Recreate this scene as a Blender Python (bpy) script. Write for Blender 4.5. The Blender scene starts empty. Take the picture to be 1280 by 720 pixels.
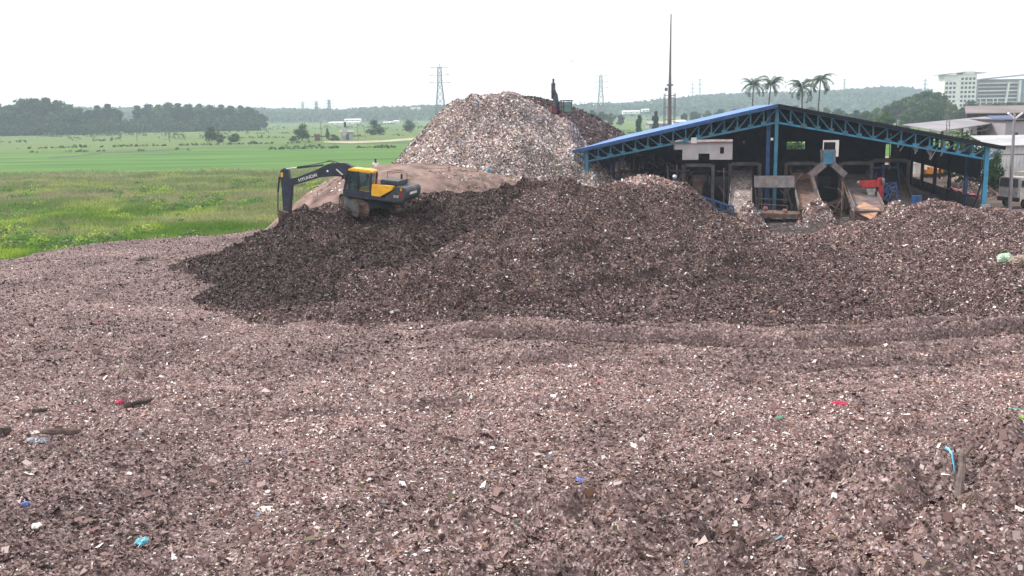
import bpy, bmesh, math, random
import numpy as np
from mathutils import Vector, Matrix
random.seed(7)
RNG = np.random.default_rng(11)
scene = bpy.context.scene
COL = scene.collection
R = math.radians

# ------------------------------------------------------------------ camera
F_PX, PITCH, ROLL, CAM_Z = 1200.0, math.atan(220 / 1200.0), R(1.0), 9.0
cp, sp = math.cos(PITCH), math.sin(PITCH)
FWD = np.array([0, cp, -sp]); R0 = np.array([1.0, 0, 0]); U0 = np.array([0, sp, cp])
RIGHT = math.cos(ROLL) * R0 - math.sin(ROLL) * U0
UP = math.sin(ROLL) * R0 + math.cos(ROLL) * U0
CAM = np.array([0, 0, CAM_Z])
cam_d = bpy.data.cameras.new('camera'); cam = bpy.data.objects.new('camera', cam_d); COL.objects.link(cam)
cam_d.sensor_width = 36; cam_d.lens = 36 * F_PX / 1280; cam_d.clip_end = 9000; cam_d.clip_start = .2
m3 = Matrix((RIGHT.tolist(), UP.tolist(), (-FWD).tolist())).transposed()
cam.matrix_world = Matrix.Translation(CAM.tolist()) @ m3.to_4x4()
scene.camera = cam

def ray(px, py):
    return FWD + (px - 640) / F_PX * RIGHT + (360 - py) / F_PX * UP
def at(px, py, D):
    r = ray(px, py); return CAM + r * (D / r[1])
def ground(px, py, z=0.0):
    r = ray(px, py); return CAM + r * ((z - CAM_Z) / r[2])
def AV(px, py, D): return Vector(at(px, py, D).tolist())

# ------------------------------------------------------------------ bookkeeping
def tag(o, label=None, cat=None, group=None, kind=None):
    if label: o['label'] = label
    if cat: o['category'] = cat
    if group: o['group'] = group
    if kind: o['kind'] = kind
    return o
def empty(name, loc=(0, 0, 0), rz=0.0, label=None, cat=None, group=None):
    o = bpy.data.objects.new(name, None); COL.objects.link(o); o.location = loc; o.rotation_euler = (0, 0, rz)
    o.empty_display_size = .3
    return tag(o, label, cat, group)
def copy_tree(o, parent=None):
    c = o.copy(); COL.objects.link(c); c.parent = parent
    for ch in list(o.children): copy_tree(ch, c)
    return c

# ------------------------------------------------------------------ materials
def mat(name, color, rough=.7, metal=0.0, var=.18, scale=3.0, bump=.0, spec=.3, rust=None, rust_amt=.5, streak=False, rscale=1.2):
    m = bpy.data.materials.new(name); m.use_nodes = True
    nt = m.node_tree; b = nt.nodes['Principled BSDF']
    b.inputs['Roughness'].default_value = rough; b.inputs['Metallic'].default_value = metal
    b.inputs['Specular IOR Level'].default_value = spec
    tc = nt.nodes.new('ShaderNodeTexCoord')
    n = nt.nodes.new('ShaderNodeTexNoise'); n.inputs['Scale'].default_value = scale; n.inputs['Detail'].default_value = 6
    mp = nt.nodes.new('ShaderNodeMapping')
    if streak: mp.inputs['Scale'].default_value = (1, 1, .12)
    nt.links.new(tc.outputs['Object'], mp.inputs[0]); nt.links.new(mp.outputs[0], n.inputs['Vector'])
    rr = nt.nodes.new('ShaderNodeValToRGB')
    lo = [c * (1 - var * 1.6) for c in color]; hi = [min(1, c * (1 + var)) for c in color]
    rr.color_ramp.elements[0].color = (*lo, 1); rr.color_ramp.elements[1].color = (*hi, 1)
    rr.color_ramp.elements[0].position = .3; rr.color_ramp.elements[1].position = .7
    nt.links.new(n.outputs['Fac'], rr.inputs[0]); out = rr.outputs[0]
    if rust:
        n2 = nt.nodes.new('ShaderNodeTexNoise'); n2.inputs['Scale'].default_value = rscale; n2.inputs['Detail'].default_value = 8; n2.inputs['Roughness'].default_value = .7
        nt.links.new(mp.outputs[0], n2.inputs['Vector'])
        r2 = nt.nodes.new('ShaderNodeValToRGB'); r2.color_ramp.elements[0].position = .62 - .25 * rust_amt; r2.color_ramp.elements[1].position = .72 - .2 * rust_amt
        nt.links.new(n2.outputs['Fac'], r2.inputs[0])
        mx = nt.nodes.new('ShaderNodeMixRGB'); mx.inputs[2].default_value = (*rust, 1)
        nt.links.new(r2.outputs[0], mx.inputs[0]); nt.links.new(out, mx.inputs[1]); out = mx.outputs[0]
    nt.links.new(out, b.inputs['Base Color'])
    if bump:
        bp = nt.nodes.new('ShaderNodeBump'); bp.inputs['Strength'].default_value = bump; bp.inputs['Distance'].default_value = .05
        nt.links.new(n.outputs['Fac'], bp.inputs['Height']); nt.links.new(bp.outputs[0], b.inputs['Normal'])
    return m

def corrugated(name, color, axis=0, pitch=.25, rough=.55, rust=None, rust_amt=.3, depth=.03, var=.15):
    m = mat(name, color, rough, 0, var, .8, 0, .3, rust, rust_amt)
    nt = m.node_tree; b = nt.nodes['Principled BSDF']
    tc = nt.nodes.new('ShaderNodeTexCoord'); sx = nt.nodes.new('ShaderNodeSeparateXYZ'); nt.links.new(tc.outputs['Object'], sx.inputs[0])
    ml = nt.nodes.new('ShaderNodeMath'); ml.operation = 'MULTIPLY'; ml.inputs[1].default_value = 2 * math.pi / pitch
    nt.links.new(sx.outputs[axis], ml.inputs[0])
    sn = nt.nodes.new('ShaderNodeMath'); sn.operation = 'SINE'; nt.links.new(ml.outputs[0], sn.inputs[0])
    bp = nt.nodes.new('ShaderNodeBump'); bp.inputs['Strength'].default_value = 1; bp.inputs['Distance'].default_value = depth
    nt.links.new(sn.outputs[0], bp.inputs['Height']); nt.links.new(bp.outputs[0], b.inputs['Normal'])
    return m

def attr_mat(name, rough=.75, spec=.25, translucent=0.0):
    m = bpy.data.materials.new(name); m.use_nodes = True; nt = m.node_tree; b = nt.nodes['Principled BSDF']
    a = nt.nodes.new('ShaderNodeAttribute'); a.attribute_name = 'Col'
    nt.links.new(a.outputs['Color'], b.inputs['Base Color'])
    b.inputs['Roughness'].default_value = rough; b.inputs['Specular IOR Level'].default_value = spec
    if translucent:
        tr = nt.nodes.new('ShaderNodeBsdfTranslucent'); nt.links.new(a.outputs['Color'], tr.inputs[0])
        mx = nt.nodes.new('ShaderNodeMixShader'); mx.inputs[0].default_value = translucent
        nt.links.new(b.outputs[0], mx.inputs[1]); nt.links.new(tr.outputs[0], mx.inputs[2])
        nt.links.new(mx.outputs[0], nt.nodes['Material Output'].inputs[0])
    return m

# ------------------------------------------------------------------ noise and surfaces
_lat = {}
def vnoise(x, y, seed):
    if seed not in _lat: _lat[seed] = np.random.default_rng(seed).random((256, 256))
    L = _lat[seed]
    xi = np.floor(x).astype(int); yi = np.floor(y).astype(int); fx = x - xi; fy = y - yi
    fx = fx * fx * (3 - 2 * fx); fy = fy * fy * (3 - 2 * fy)
    a = L[xi % 256, yi % 256]; b = L[(xi + 1) % 256, yi % 256]; c = L[xi % 256, (yi + 1) % 256]; d = L[(xi + 1) % 256, (yi + 1) % 256]
    return (a * (1 - fx) + b * fx) * (1 - fy) + (c * (1 - fx) + d * fx) * fy
def fbm(x, y, scale, octv=4, seed=0, gain=.5):
    x = np.asarray(x, float); y = np.asarray(y, float)
    s = np.zeros_like(x); a = 1.0; t = 0
    for k in range(octv):
        s += a * (vnoise(x / scale * 2 ** k + 17.3 * k, y / scale * 2 ** k + 5.1 * k, seed * 10 + k) - .5); t += a; a *= gain
    return s / t * 2          # about -1..1
def sstep(a, b, v):
    t = np.clip((v - a) / (b - a), 0, 1); return t * t * (3 - 2 * t)
def inpoly(x, y, poly):
    c = np.zeros(x.shape, bool); n = len(poly)
    for i in range(n):
        x1, y1 = poly[i]; x2, y2 = poly[(i + 1) % n]
        if y1 == y2: continue
        c ^= ((y1 > y) != (y2 > y)) & (x < (x2 - x1) * (y - y1) / (y2 - y1) + x1)
    return c
def tps(P, smooth=.05):
    P = np.array(P, float); X = P[:, :2] / 10; Z = P[:, 2]; n = len(P)
    d = np.linalg.norm(X[:, None] - X[None], axis=2)
    K = np.where(d > 0, d * d * np.log(d + 1e-12), 0) + np.eye(n) * smooth
    Q = np.hstack([np.ones((n, 1)), X]); A = np.block([[K, Q], [Q.T, np.zeros((3, 3))]])
    w = np.linalg.solve(A, np.concatenate([Z, np.zeros(3)]))
    def f(x, y):
        xs = np.asarray(x, float) / 10; ys = np.asarray(y, float) / 10
        r = w[n] + w[n + 1] * xs + w[n + 2] * ys
        for i in range(n):
            d2 = (xs - X[i, 0]) ** 2 + (ys - X[i, 1]) ** 2
            r = r + w[i] * .5 * d2 * np.log(d2 + 1e-12)
        return r
    return f
class Surf:
    def __init__(s, x0, x1, y0, y1, st, fn):
        s.x0, s.y0, s.st = x0, y0, st
        xs = np.arange(x0, x1 + st / 2, st); ys = np.arange(y0, y1 + st / 2, st)
        s.X, s.Y = np.meshgrid(xs, ys, indexing='ij'); s.Z = fn(s.X, s.Y)
        s.x1, s.y1 = xs[-1], ys[-1]
        s.GX, s.GY = np.gradient(s.Z, st)
    def _s(s, A, x, y):
        u = np.clip((x - s.x0) / s.st, 0, A.shape[0] - 1.001); v = np.clip((y - s.y0) / s.st, 0, A.shape[1] - 1.001)
        i = u.astype(int); j = v.astype(int); f = u - i; g = v - j
        return (A[i, j] * (1 - f) + A[i + 1, j] * f) * (1 - g) + (A[i, j + 1] * (1 - f) + A[i + 1, j + 1] * f) * g
    def z(s, x, y): return s._s(s.Z, np.asarray(x, float), np.asarray(y, float))
    def grad(s, x, y): return s._s(s.GX, x, y), s._s(s.GY, x, y)
    def inside(s, x, y): return (x >= s.x0) & (x <= s.x1) & (y >= s.y0) & (y <= s.y1)
    def mesh(s, name, m, keep=None):
        nx, ny = s.X.shape
        V = np.stack([s.X, s.Y, s.Z], -1).reshape(-1, 3)
        I = np.arange(nx * ny).reshape(nx, ny)
        q = np.stack([I[:-1, :-1], I[1:, :-1], I[1:, 1:], I[:-1, 1:]], -1)
        if keep is not None:
            k = keep[:-1, :-1] | keep[1:, :-1] | keep[1:, 1:] | keep[:-1, 1:]
            q = q[k]
        q = q.reshape(-1, 4)
        used = np.zeros(len(V), bool); used[q.ravel()] = True
        rm = np.cumsum(used) - 1; V = V[used]; q = rm[q]
        me = quads(name, V, q); me.materials.append(m)
        me.polygons.foreach_set('use_smooth', np.ones(len(q), bool))
        o = bpy.data.objects.new(name, me); COL.objects.link(o); return o
def quads(name, V, q, cols=None):
    me = bpy.data.meshes.new(name); k = q.shape[1]
    me.vertices.add(len(V)); me.vertices.foreach_set('co', np.asarray(V, np.float32).ravel())
    me.loops.add(q.size); me.loops.foreach_set('vertex_index', q.astype(np.int32).ravel())
    me.polygons.add(len(q)); me.polygons.foreach_set('loop_start', np.arange(0, q.size, k, dtype=np.int32))
    me.polygons.foreach_set('loop_total', np.full(len(q), k, np.int32))
    if cols is not None:
        a = me.color_attributes.new('Col', 'FLOAT_COLOR', 'CORNER')
        c = np.ones((len(q), k, 4), np.float32); c[:, :, :3] = cols[:, None, :]
        a.data.foreach_set('color', c.ravel())
    me.update(calc_edges=True)
    return me

def pts_z(lst, D=None):          # image outline + distance -> world points of the real slope
    return [at(a, b, d).tolist() for a, b, d in lst]
def pts_g(lst, z): return [ground(a, b, z).tolist() for a, b in lst]

# ---- mid mound
P = pts_z([(300,305,60),(340,288,60),(372,264,59),(400,256,58),(430,262,57.5),(455,268,56.5),(480,268,56.5),(510,262,58),(540,246,61),(600,250,62),(640,249,63),
 (700,240,63),(760,238,63),(820,230,62),(850,236,61.5),(880,250,61),(905,270,60),(930,288,60),(965,299,60),(1000,300,61),(1040,299,61),(1065,294,61.5),(1095,278,62),(1130,257,63),
 (1180,253,63),(1230,262,62),(1280,267,60),(1400,272,60)])
P += pts_z([(300,345,52.5),(400,318,51),(500,318,50),(600,286,54),(700,296,51.5),(700,350,46),(800,325,49.5),(800,280,56),(880,300,54),(880,360,46.5),(960,340,49.5),(600,350,45.5),
 (1100,325,51.5),(1180,295,56),(1180,345,48.5),(1260,320,51),(1020,335,50.5),(450,300,53)])
toe = [(262,382),(320,392),(400,396),(520,400),(650,405),(800,411),(950,413),(1050,410),(1150,405),(1280,402),(1400,400)]
P += pts_g(toe, .05)
P += pts_g([(a, b + 28) for a, b in toe], -.5) + pts_g([(215,325),(205,365),(225,395),(240,310),(290,288)], -.35)
P += [[x, 69 if x < 3 or x > 9 else 71, -.6] for x in range(-18, 42, 5)] + [[x, 78, -1.2] for x in range(-20, 44, 8)]
fA = tps(P)
def zA(x, y):
    b = fA(x, y); k = np.clip(b / .8, 0, 1)
    n = .6 * fbm(x, y, 5, 4, 3) + .35 * fbm(x * 1.6, y * .5, 1.6, 3, 4) + .2 * fbm(x, y, .7, 2, 5)
    sl = sstep(-.1, .25, fbm(x, y, 6, 2, 8))
    step = .6 * sstep(.45, .55, (b * .9 + fbm(x, y, 3, 3, 6) * .5) % 1.0) * sl
    return b + k * (n + step) + (1 - k) * .05 * n
SA = Surf(-24, 40, 34, 74, .16, zA)

# ---- tall rear mound
P = pts_z([(478,214,90),(500,196,92),(520,172,94),(540,159,95),(560,146,96),(571,133,97),(581,124,98),(600,119,99),(625,118,99),(650,122,99),(668,129,99),(690,136,99),
 (712,154,99),(731,174,98),(742,195,97),(755,215,96)])
P += pts_z([(560,175,92),(600,150,95),(600,178,90),(600,205,86),(640,160,93),(640,190,87),(640,215,83),(690,170,94),(700,195,89),(700,225,84),(740,215,89),(735,232,84),(650,232,79),(520,205,88),(540,200,87)])
P += [[a[0], 108, a[2] * .6] for a in pts_z([(500,196,108),(560,150,108),(620,120,108),(690,134,108)])] + [[x, 120, -1.5] for x in range(-20, 14, 5)]
P += [[-14.6, 92, -.9], [-14.2, 97, -.6], [-14.4, 88, -.8], [11, 98, 1.2], [11, 106, 0], [8.5, 108, 1.5], [4, 112, 3.5], [8, 114, 0], [-16, 92, -1.6], [-19, 100, -2], [-17, 86, -1.4], [12, 88, -.8], [13.5, 100, -.5], [12, 80, -1], [5, 75, -1], [0, 73, -1], [-6, 74, -1], [14.5, 108, -1]]
fB = tps(P)
def zB(x, y):
    b = fB(x, y); k = np.clip(b / 1.5, 0, 1)
    rib = np.abs(fbm(x * 1.0, y * .22, 3.2, 3, 17)) * 1.5 - .4
    return b + k * (rib + .9 * fbm(x, y, 5, 4, 13) + .5 * np.abs(fbm(x * 1.5, y * .6, 4, 3, 16)) + .35 * fbm(x * 1.8, y * .5, 2, 3, 14) + .12 * fbm(x, y, .8, 2, 15))
SB = Surf(-22, 18, 70, 122, .22, zB)

# ---- soil berm in front of it
P = pts_z([(328,282,73.5),(340,268,74),(370,253,76),(400,243,78),(440,232,80),(470,223,82),(500,215,83),(540,207,83),(580,209,82),(620,218,80),(655,231,78)])
P += pts_z([(330,290,68),(400,262,70),(440,248,70),(500,236,71),(560,228,73),(540,215,77),(600,228,75)])
P += [[-19, 79, -1.6], [-16, 83, -1.7], [-13.5, 87, -1.7], [-10, 90, -.5], [-4, 90, 1.5], [0, 88, 2], [4, 84, 1], [5, 76, -.5], [2, 71, -.5], [-4, 68, .2], [-10, 66, 0], [-16, 65, -.3], [-22, 68, -1.2], [-22, 74, -1.5], [-19.5, 72, -1.6], [-17.5, 68, -1.4], [-18.5, 75.5, -1.3]]
fC = tps(P)
def zC(x, y):
    b = fC(x, y); return b + np.clip(b, 0, 1) * (.22 * fbm(x, y, 4, 4, 23) + .06 * fbm(x, y, .7, 3, 24))
SC = Surf(-24, 7, 64, 92, .2, zC)

# ---- dark mound behind the shed
P = pts_z([(640,124,136),(690,129,136),(720,138,136),(745,151,136),(765,162,136),(785,174,136),(810,190,136)])
P += [[-15,122,-1],[-15.5,129,-.6],[-16,136,-.6],[-20,130,-1]] + pts_z([(535,151,130),(550,147,130),(700,150,128),(740,175,126)])
P += [[x, 118, -1] for x in range(-25, 22, 6)] + [[x, 150, -1] for x in range(-25, 30, 6)] + [[-24, 134, -1], [28, 136, -1]]
fD = tps(P)
SD = Surf(-26, 28, 118, 150, .4, lambda x, y: fD(x, y) + .4 * fbm(x, y, 5, 4, 33) + .15 * fbm(x, y, 1, 2, 34))

# ---- compacted waste ground and yard
bl = [ground(a, b, -.35)[:2] for a, b in [(-260,372),(-60,343),(0,331),(60,319),(120,309),(200,301),(280,296),(325,291)]]
bx = [-80] + [p[0] for p in bl] + [bl[-1][0] + 2.5, bl[-1][0] + 6, -4, 4, 30, 60, 80, 140]
by = [20] + [p[1] for p in bl] + [79, 88, 100, 116, 142, 175, 175, 175]
def yb(x): return np.interp(x, bx, by)
RUTS = []
for l_, a, w in (([(480,416),(560,419),(700,425),(850,429),(1000,433),(1100,431),(1200,425),(1290,415),(1500,395)], .75, .36), ([(560,402),(700,410),(850,415),(1000,417),(1100,413),(1200,406),(1290,398),(1500,380)], .34, .3), ([(600,446),(800,458),(1000,462),(1200,452),(1400,430)], .25, .3), ([(-60,452),(200,447),(420,455),(640,470),(900,472)], .16, .35), ([(150,528),(420,510),(560,501),(700,512),(900,540)], .22, .4), ([(-60,400),(150,430),(330,440),(560,452)], .2, .35)):
    g_ = [ground(a_, b_, 0) for a_, b_ in l_]; RUTS.append((([p[0] for p in g_], [p[1] for p in g_]), a, w))
def zG(x, y):
    e = yb(x) + 1.6 * fbm(x, y, 5, 3, 41) - y
    near = sstep(70, 60, y)
    z = near * (.3 * fbm(x, y, 9, 3, 42) + .17 * fbm(x, y, 2.2, 3, 43) + .1 * fbm(x, y, .7, 2, 44)) + (1 - near) * .05 * fbm(x, y, 6, 3, 45)
    rough = sstep(-1.5, 1.5, (21.5 - y) + .25 * (x - 2) + 1.6 * fbm(x, y, 4, 3, 46)) * sstep(-5, 3, x)
    z += rough * (1.3 * fbm(x, y, 2.6, 4, 47) + 1.0 * np.abs(fbm(x, y, 1.1, 3, 48)) + .1)
    lw = sstep(0, 2, 19.5 - y + 1.5 * fbm(x, y, 3, 2, 49)) * sstep(0, -5, x)
    z += lw * .6 * fbm(x, y, 1.8, 4, 50)
    # wheel ruts that run along the foot of the mound
    for (L_, a, w) in RUTS:
        c = np.interp(x, L_[0], L_[1]) + .2 * np.sin(x * .4)
        g = np.exp(-((y - c) / w) ** 2) - .7 * np.exp(-((y - c - .55) / .3) ** 2)
        z -= a * g * sstep(L_[0][0] - 1, L_[0][0] + 5, x) * near
    return z - 1.6 * sstep(.8, -2.2, e)
SG = Surf(-62, 66, 5, 84, .16, zG)
# ------------------------------------------------------------------ setting materials
def waste_mat(name, c_dark, c_mid, c_light, chip=1.0):
    m = bpy.data.materials.new(name); m.use_nodes = True; nt = m.node_tree; b = nt.nodes['Principled BSDF']; L = nt.links.new
    tc = nt.nodes.new('ShaderNodeTexCoord')
    v = nt.nodes.new('ShaderNodeTexVoronoi'); v.inputs['Scale'].default_value = 9 * chip; L(tc.outputs['Object'], v.inputs['Vector'])
    sep = nt.nodes.new('ShaderNodeSeparateColor'); L(v.outputs['Color'], sep.inputs[0])
    r = nt.nodes.new('ShaderNodeValToRGB'); e = r.color_ramp
    e.elements[0].color = (*c_dark, 1); e.elements[1].color = (*c_light, 1); e.elements[1].position = .97
    k = e.elements.new(.45); k.color = (*c_mid, 1); k = e.elements.new(.88); k.color = (*[x * 1.5 for x in c_mid], 1)
    L(sep.outputs[0], r.inputs[0])
    n = nt.nodes.new('ShaderNodeTexNoise'); n.inputs['Scale'].default_value = .35; n.inputs['Detail'].default_value = 8; L(tc.outputs['Object'], n.inputs['Vector'])
    mr = nt.nodes.new('ShaderNodeMapRange'); mr.inputs[1].default_value = .3; mr.inputs[2].default_value = .7; mr.inputs[3].default_value = .7; mr.inputs[4].default_value = 1.3; L(n.outputs['Fac'], mr.inputs[0])
    vm = nt.nodes.new('ShaderNodeVectorMath'); vm.operation = 'SCALE'; L(r.outputs[0], vm.inputs[0]); L(mr.outputs[0], vm.inputs['Scale'])
    L(vm.outputs[0], b.inputs['Base Color']); b.inputs['Roughness'].default_value = .85; b.inputs['Specular IOR Level'].default_value = .15
    n2 = nt.nodes.new('ShaderNodeTexNoise'); n2.inputs['Scale'].default_value = 7; n2.inputs['Detail'].default_value = 7; L(tc.outputs['Object'], n2.inputs['Vector'])
    bp = nt.nodes.new('ShaderNodeBump'); bp.inputs['Strength'].default_value = .8; bp.inputs['Distance'].default_value = .12
    L(n2.outputs['Fac'], bp.inputs['Height']); L(bp.outputs[0], b.inputs['Normal'])
    return m
M_WG = waste_mat('packed_waste', (.085, .058, .056), (.17, .118, .113), (.42, .33, .32), 1.8)
M_WA = waste_mat('loose_waste', (.028, .02, .02), (.072, .048, .046), (.3, .22, .21), 1.6)
M_WB = waste_mat('pale_waste', (.08, .06, .058), (.2, .155, .145), (.5, .42, .4), 1.2)
M_LIT = attr_mat('shred', .8, .14)
M_SOIL = mat('brown_soil', (.225, .155, .135), .95, 0, .35, .9, .9, .1, (.28, .225, .2), .35, rscale=.5)
M_YARD = mat('yard_dirt', (.26, .195, .165), .95, 0, .22, .5, .5, .1, (.33, .27, .25), .4, rscale=.15)

og = SG.mesh('waste_ground', M_WG, (SG.Y < 70) | (SG.X < -11)); tag(og, kind='structure')
SY = Surf(-24, 140, 69.8, 178, .8, zG)
oy = SY.mesh('dirt_yard', M_YARD, SY.X > -10.5); tag(oy, kind='structure')
oA = SA.mesh('waste_mound', M_WA, SA.Z > SG.z(SA.X, np.minimum(SA.Y, 69.9)) - .35)
tag(oA, 'long dark brown waste mound under the yellow excavator, in front of the blue shed', 'waste heap')
oB = SB.mesh('waste_mound', M_WB, SB.Z > -.9)
tag(oB, 'tallest pale grey-brown waste mound, rising steeply left of the blue shed', 'waste heap')
oC = SC.mesh('soil_berm', M_SOIL, SC.Z > -1.05 + .5 * fbm(SC.X, SC.Y, 4, 4, 25))
tag(oC, 'smooth brown earth berm behind the excavator at the foot of the tall pale mound', 'earth bank')
oD = SD.mesh('waste_mound', M_WA, SD.Z > -.9)
tag(oD, 'dark purplish waste mound behind the right shoulder of the tall pale mound', 'waste heap')

# ------------------------------------------------------------------ litter: torn film and shreds lying on the mounds
PAL = np.array([[.155,.088,.082],[.20,.122,.112],[.11,.062,.058],[.05,.03,.03],[.27,.18,.168],[.42,.32,.30],[.60,.49,.47],[.80,.73,.71],[.22,.12,.08],[.16,.14,.09],
                [.08,.14,.24],[.08,.2,.16],[.32,.07,.08],[.4,.34,.14],[.14,.26,.34]])
PAL[:10] *= np.array([1.0, 1.05, 1.05])
def classes(n, light, dark):
    p = np.array([.20, .17, .13, .12 * dark, .13, .085 * light, .06 * light, .028 * light, .02, .015, .0006, .0006, .0006, .0004, .0007]); p /= p.sum()
    return RNG.choice(len(PAL), n, p=p)
def flakes(name, x, y, S, tone, light, dark, smin=.025, smed=.085, smax=.3, tilt=.45, lift=.02, parent=None, seed=0, tint=(1, 1, 1)):
    n = len(x); rg = np.random.default_rng(100 + seed)
    z = S.z(x, y); gx, gy = S.grad(x, y)
    N = np.stack([-gx, -gy, np.ones(n)], -1); N /= np.linalg.norm(N, axis=1, keepdims=True)
    N2 = N + tilt * rg.standard_normal((n, 3)); N2 /= np.linalg.norm(N2, axis=1, keepdims=True)
    T = rg.standard_normal((n, 3)); T -= (T * N2).sum(1, keepdims=True) * N2; T /= np.linalg.norm(T, axis=1, keepdims=True)
    Bv = np.cross(N2, T)
    k = classes(n, light, dark)
    l = np.clip(smed * np.exp(.5 * rg.standard_normal(n)), smin, smax) * np.where((k >= 5) & (k <= 7), .8, 1.0); w = l * rg.uniform(.25, .85, n)
    C = np.stack([x, y, z], -1) + N * (lift + .2 * w[:, None] * rg.random((n, 1)))
    V = np.empty((n, 4, 3))
    for vi, (a, b) in enumerate(((-1, -1), (1, -1), (1, 1), (-1, 1))):
        ja = a * rg.uniform(.55, 1.15, n) * l / 2; jb = b * rg.uniform(.4, 1.2, n) * w / 2; jc = (1 if vi % 2 else -1) * rg.uniform(-.3, .3, n) * w
        V[:, vi] = C + T * ja[:, None] + Bv * jb[:, None] + N2 * jc[:, None]
    q = np.arange(4 * n).reshape(n, 4)
    c = PAL[k] * (rg.uniform(.75, 1.25, n) * tone)[:, None]
    c = np.clip(c * np.array(tint), .01, .85)
    me = quads(name, V.reshape(-1, 3), q, c); me.materials.append(M_LIT)
    o = bpy.data.objects.new(name, me); COL.objects.link(o); o.parent = parent
    return tag(o, kind='stuff')

# on the compacted ground: denser towards the viewer's end of the tip
def samp_ground(n, rg):
    ys = np.linspace(13, 82, 400); w = (1.25 * ys + 14) * ys ** -1.15; cdf = np.cumsum(w); cdf /= cdf[-1]
    y = np.interp(rg.random(n), cdf, ys); x = (rg.random(n) * 2 - 1) * (.6 * y + 7)
    ok = (x > SG.x0 + .5) & (x < SG.x1 - .5) & (y < yb(x) - .3 + 1.2 * rg.standard_normal(n) * .5)
    zz = SG.z(x, np.minimum(y, 69.9)); ok &= ~(SA.inside(x, y) & (SA.z(x, y) > zz + .12)); ok &= (y < 69.5) | (x < -12)
    ok &= (zz > -1.0)
    return x[ok], y[ok]
rg = np.random.default_rng(5)
x, y = samp_ground(760000, rg)
pale = np.clip(.5 + 1.5 * fbm(x, y * 2.2, 9, 4, 61), 0, 1)                     # driven-over lanes are paler
rutm = sum(np.exp(-((y - np.interp(x, L_[0], L_[1])) / .8) ** 2) * a * 1.6 * sstep(L_[0][0] - 1, L_[0][0] + 5, x) for L_, a, w in RUTS)
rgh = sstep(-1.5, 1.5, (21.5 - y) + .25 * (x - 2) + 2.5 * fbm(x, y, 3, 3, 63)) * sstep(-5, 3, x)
wy = y + 3.2 * fbm(x, y, 12, 3, 64)
band = .24 * sstep(27, 22, wy) + sstep(23, 26.5, wy) * sstep(34.5, 31, wy) * .55 - sstep(33.5, 36, wy) * sstep(45, 40, wy) * sstep(-14, 0, x) * .25 - sstep(38, 44, wy) * .12
ln_ = [ground(a_, b_, 0) for a_, b_ in ((20,336),(80,362),(150,388),(240,404),(340,402),(430,410),(560,440))]; lane = np.exp(-((y - np.interp(x, [p[0] for p in ln_], [p[1] for p in ln_])) / 1.5) ** 2) * sstep(-2, -10, x)
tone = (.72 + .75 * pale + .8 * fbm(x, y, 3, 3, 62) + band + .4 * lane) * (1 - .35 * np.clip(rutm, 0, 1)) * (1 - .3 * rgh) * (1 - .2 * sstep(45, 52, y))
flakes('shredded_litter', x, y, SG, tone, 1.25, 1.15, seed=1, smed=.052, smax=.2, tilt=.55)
big = True
# a few larger scraps
x, y = samp_ground(14000, rg)
flakes('film_scraps', x, y, SG, np.full(len(x), 1.05), 1.3, .8, .08, .12, .32, .4, .03, seed=2)

def samp_surf(S, n, rg, zmin_fn, ymax):
    x = rg.uniform(S.x0 + .3, S.x1 - .3, n); y = rg.uniform(S.y0 + .3, min(S.y1 - .3, ymax), n)
    gx, gy = S.grad(x, y); a = np.sqrt(1 + gx ** 2 + gy ** 2)
    ok = (rg.random(n) < a / 2.2) & (S.z(x, y) > zmin_fn(x, y))
    return x[ok], y[ok]
def wpoly(l): return [tuple(ground(a, b, z)[:2]) if d is None else tuple(at(a, b, d)[:2]) for a, b, d, z in l]
DARK1 = wpoly([(240,322,None,.3),(300,300,60,0),(335,288,60,0),(372,285,57,0),(405,300,55,0),(430,275,56,0),(500,262,58,0),(545,234,61,0),(600,232,63,0),(645,234,63,0),(650,255,58,0),(600,282,54,0),(560,300,52,0),(500,345,47,0),(450,360,None,.3),(420,388,None,.1),(330,392,None,0),(262,385,None,0),(225,360,None,0)])
x, y = samp_surf(SA, 1250000, rg, lambda a, b: SG.z(a, np.minimum(b, 69.9)) - .03, 66)
jx = x + 1.0 * fbm(x, y, 3, 3, 71); jy = y + 1.2 * fbm(x, y, 3, 3, 72)
dk = inpoly(jx, jy, DARK1)
paleR = sstep(14, 20, x + fbm(x, y, 5, 2, 73) * 3) * .45 + .5 * sstep(.2, .9, fbm(x, y, 7, 3, 74))
crest = sstep(60, 62, y) * sstep(4, 9, x) * .4
tone = np.where(dk, .27, .76 + .6 * paleR + crest) * (1 + .25 * fbm(x, y, 2.5, 3, 75))
o1 = flakes('shredded_litter', x[~dk], y[~dk], SA, tone[~dk], .85, 1.35, seed=3, smed=.072, tilt=.6, lift=.03, parent=oA)
o1 = flakes('wet_litter', x[dk], y[dk], SA, tone[dk], .9, 1.3, seed=4, smed=.075, tilt=.6, lift=.03, parent=oA)
x, y = samp_surf(SB, 520000, rg, lambda a, b: -.5 + 0 * a, 104)
kb = ~(SC.inside(x, y) & (SC.z(x, y) > SB.z(x, y))); x, y = x[kb], y[kb]
flakes('shredded_litter', x, y, SB, np.array([1.0]) * 2.3 * (1 + .8 * fbm(x, y, 5, 4, 76)), 1.6, .9, seed=5, smin=.06, smed=.12, smax=.4, tilt=.6, lift=.04, parent=oB, tint=(.9, 1.05, 1.06))
x, y = samp_surf(SD, 70000, rg, lambda a, b: 0 * a, 140)
flakes('shredded_litter', x, y, SD, .6 + 0 * x, .8, 1.2, seed=6, smin=.1, smed=.22, smax=.6, tilt=.6, lift=.04, parent=oD)
x, y = samp_surf(SC, 40000, rg, lambda a, b: -.4 + 0 * a, 88); kb = fbm(x, y, 4, 3, 77) > .1
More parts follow.
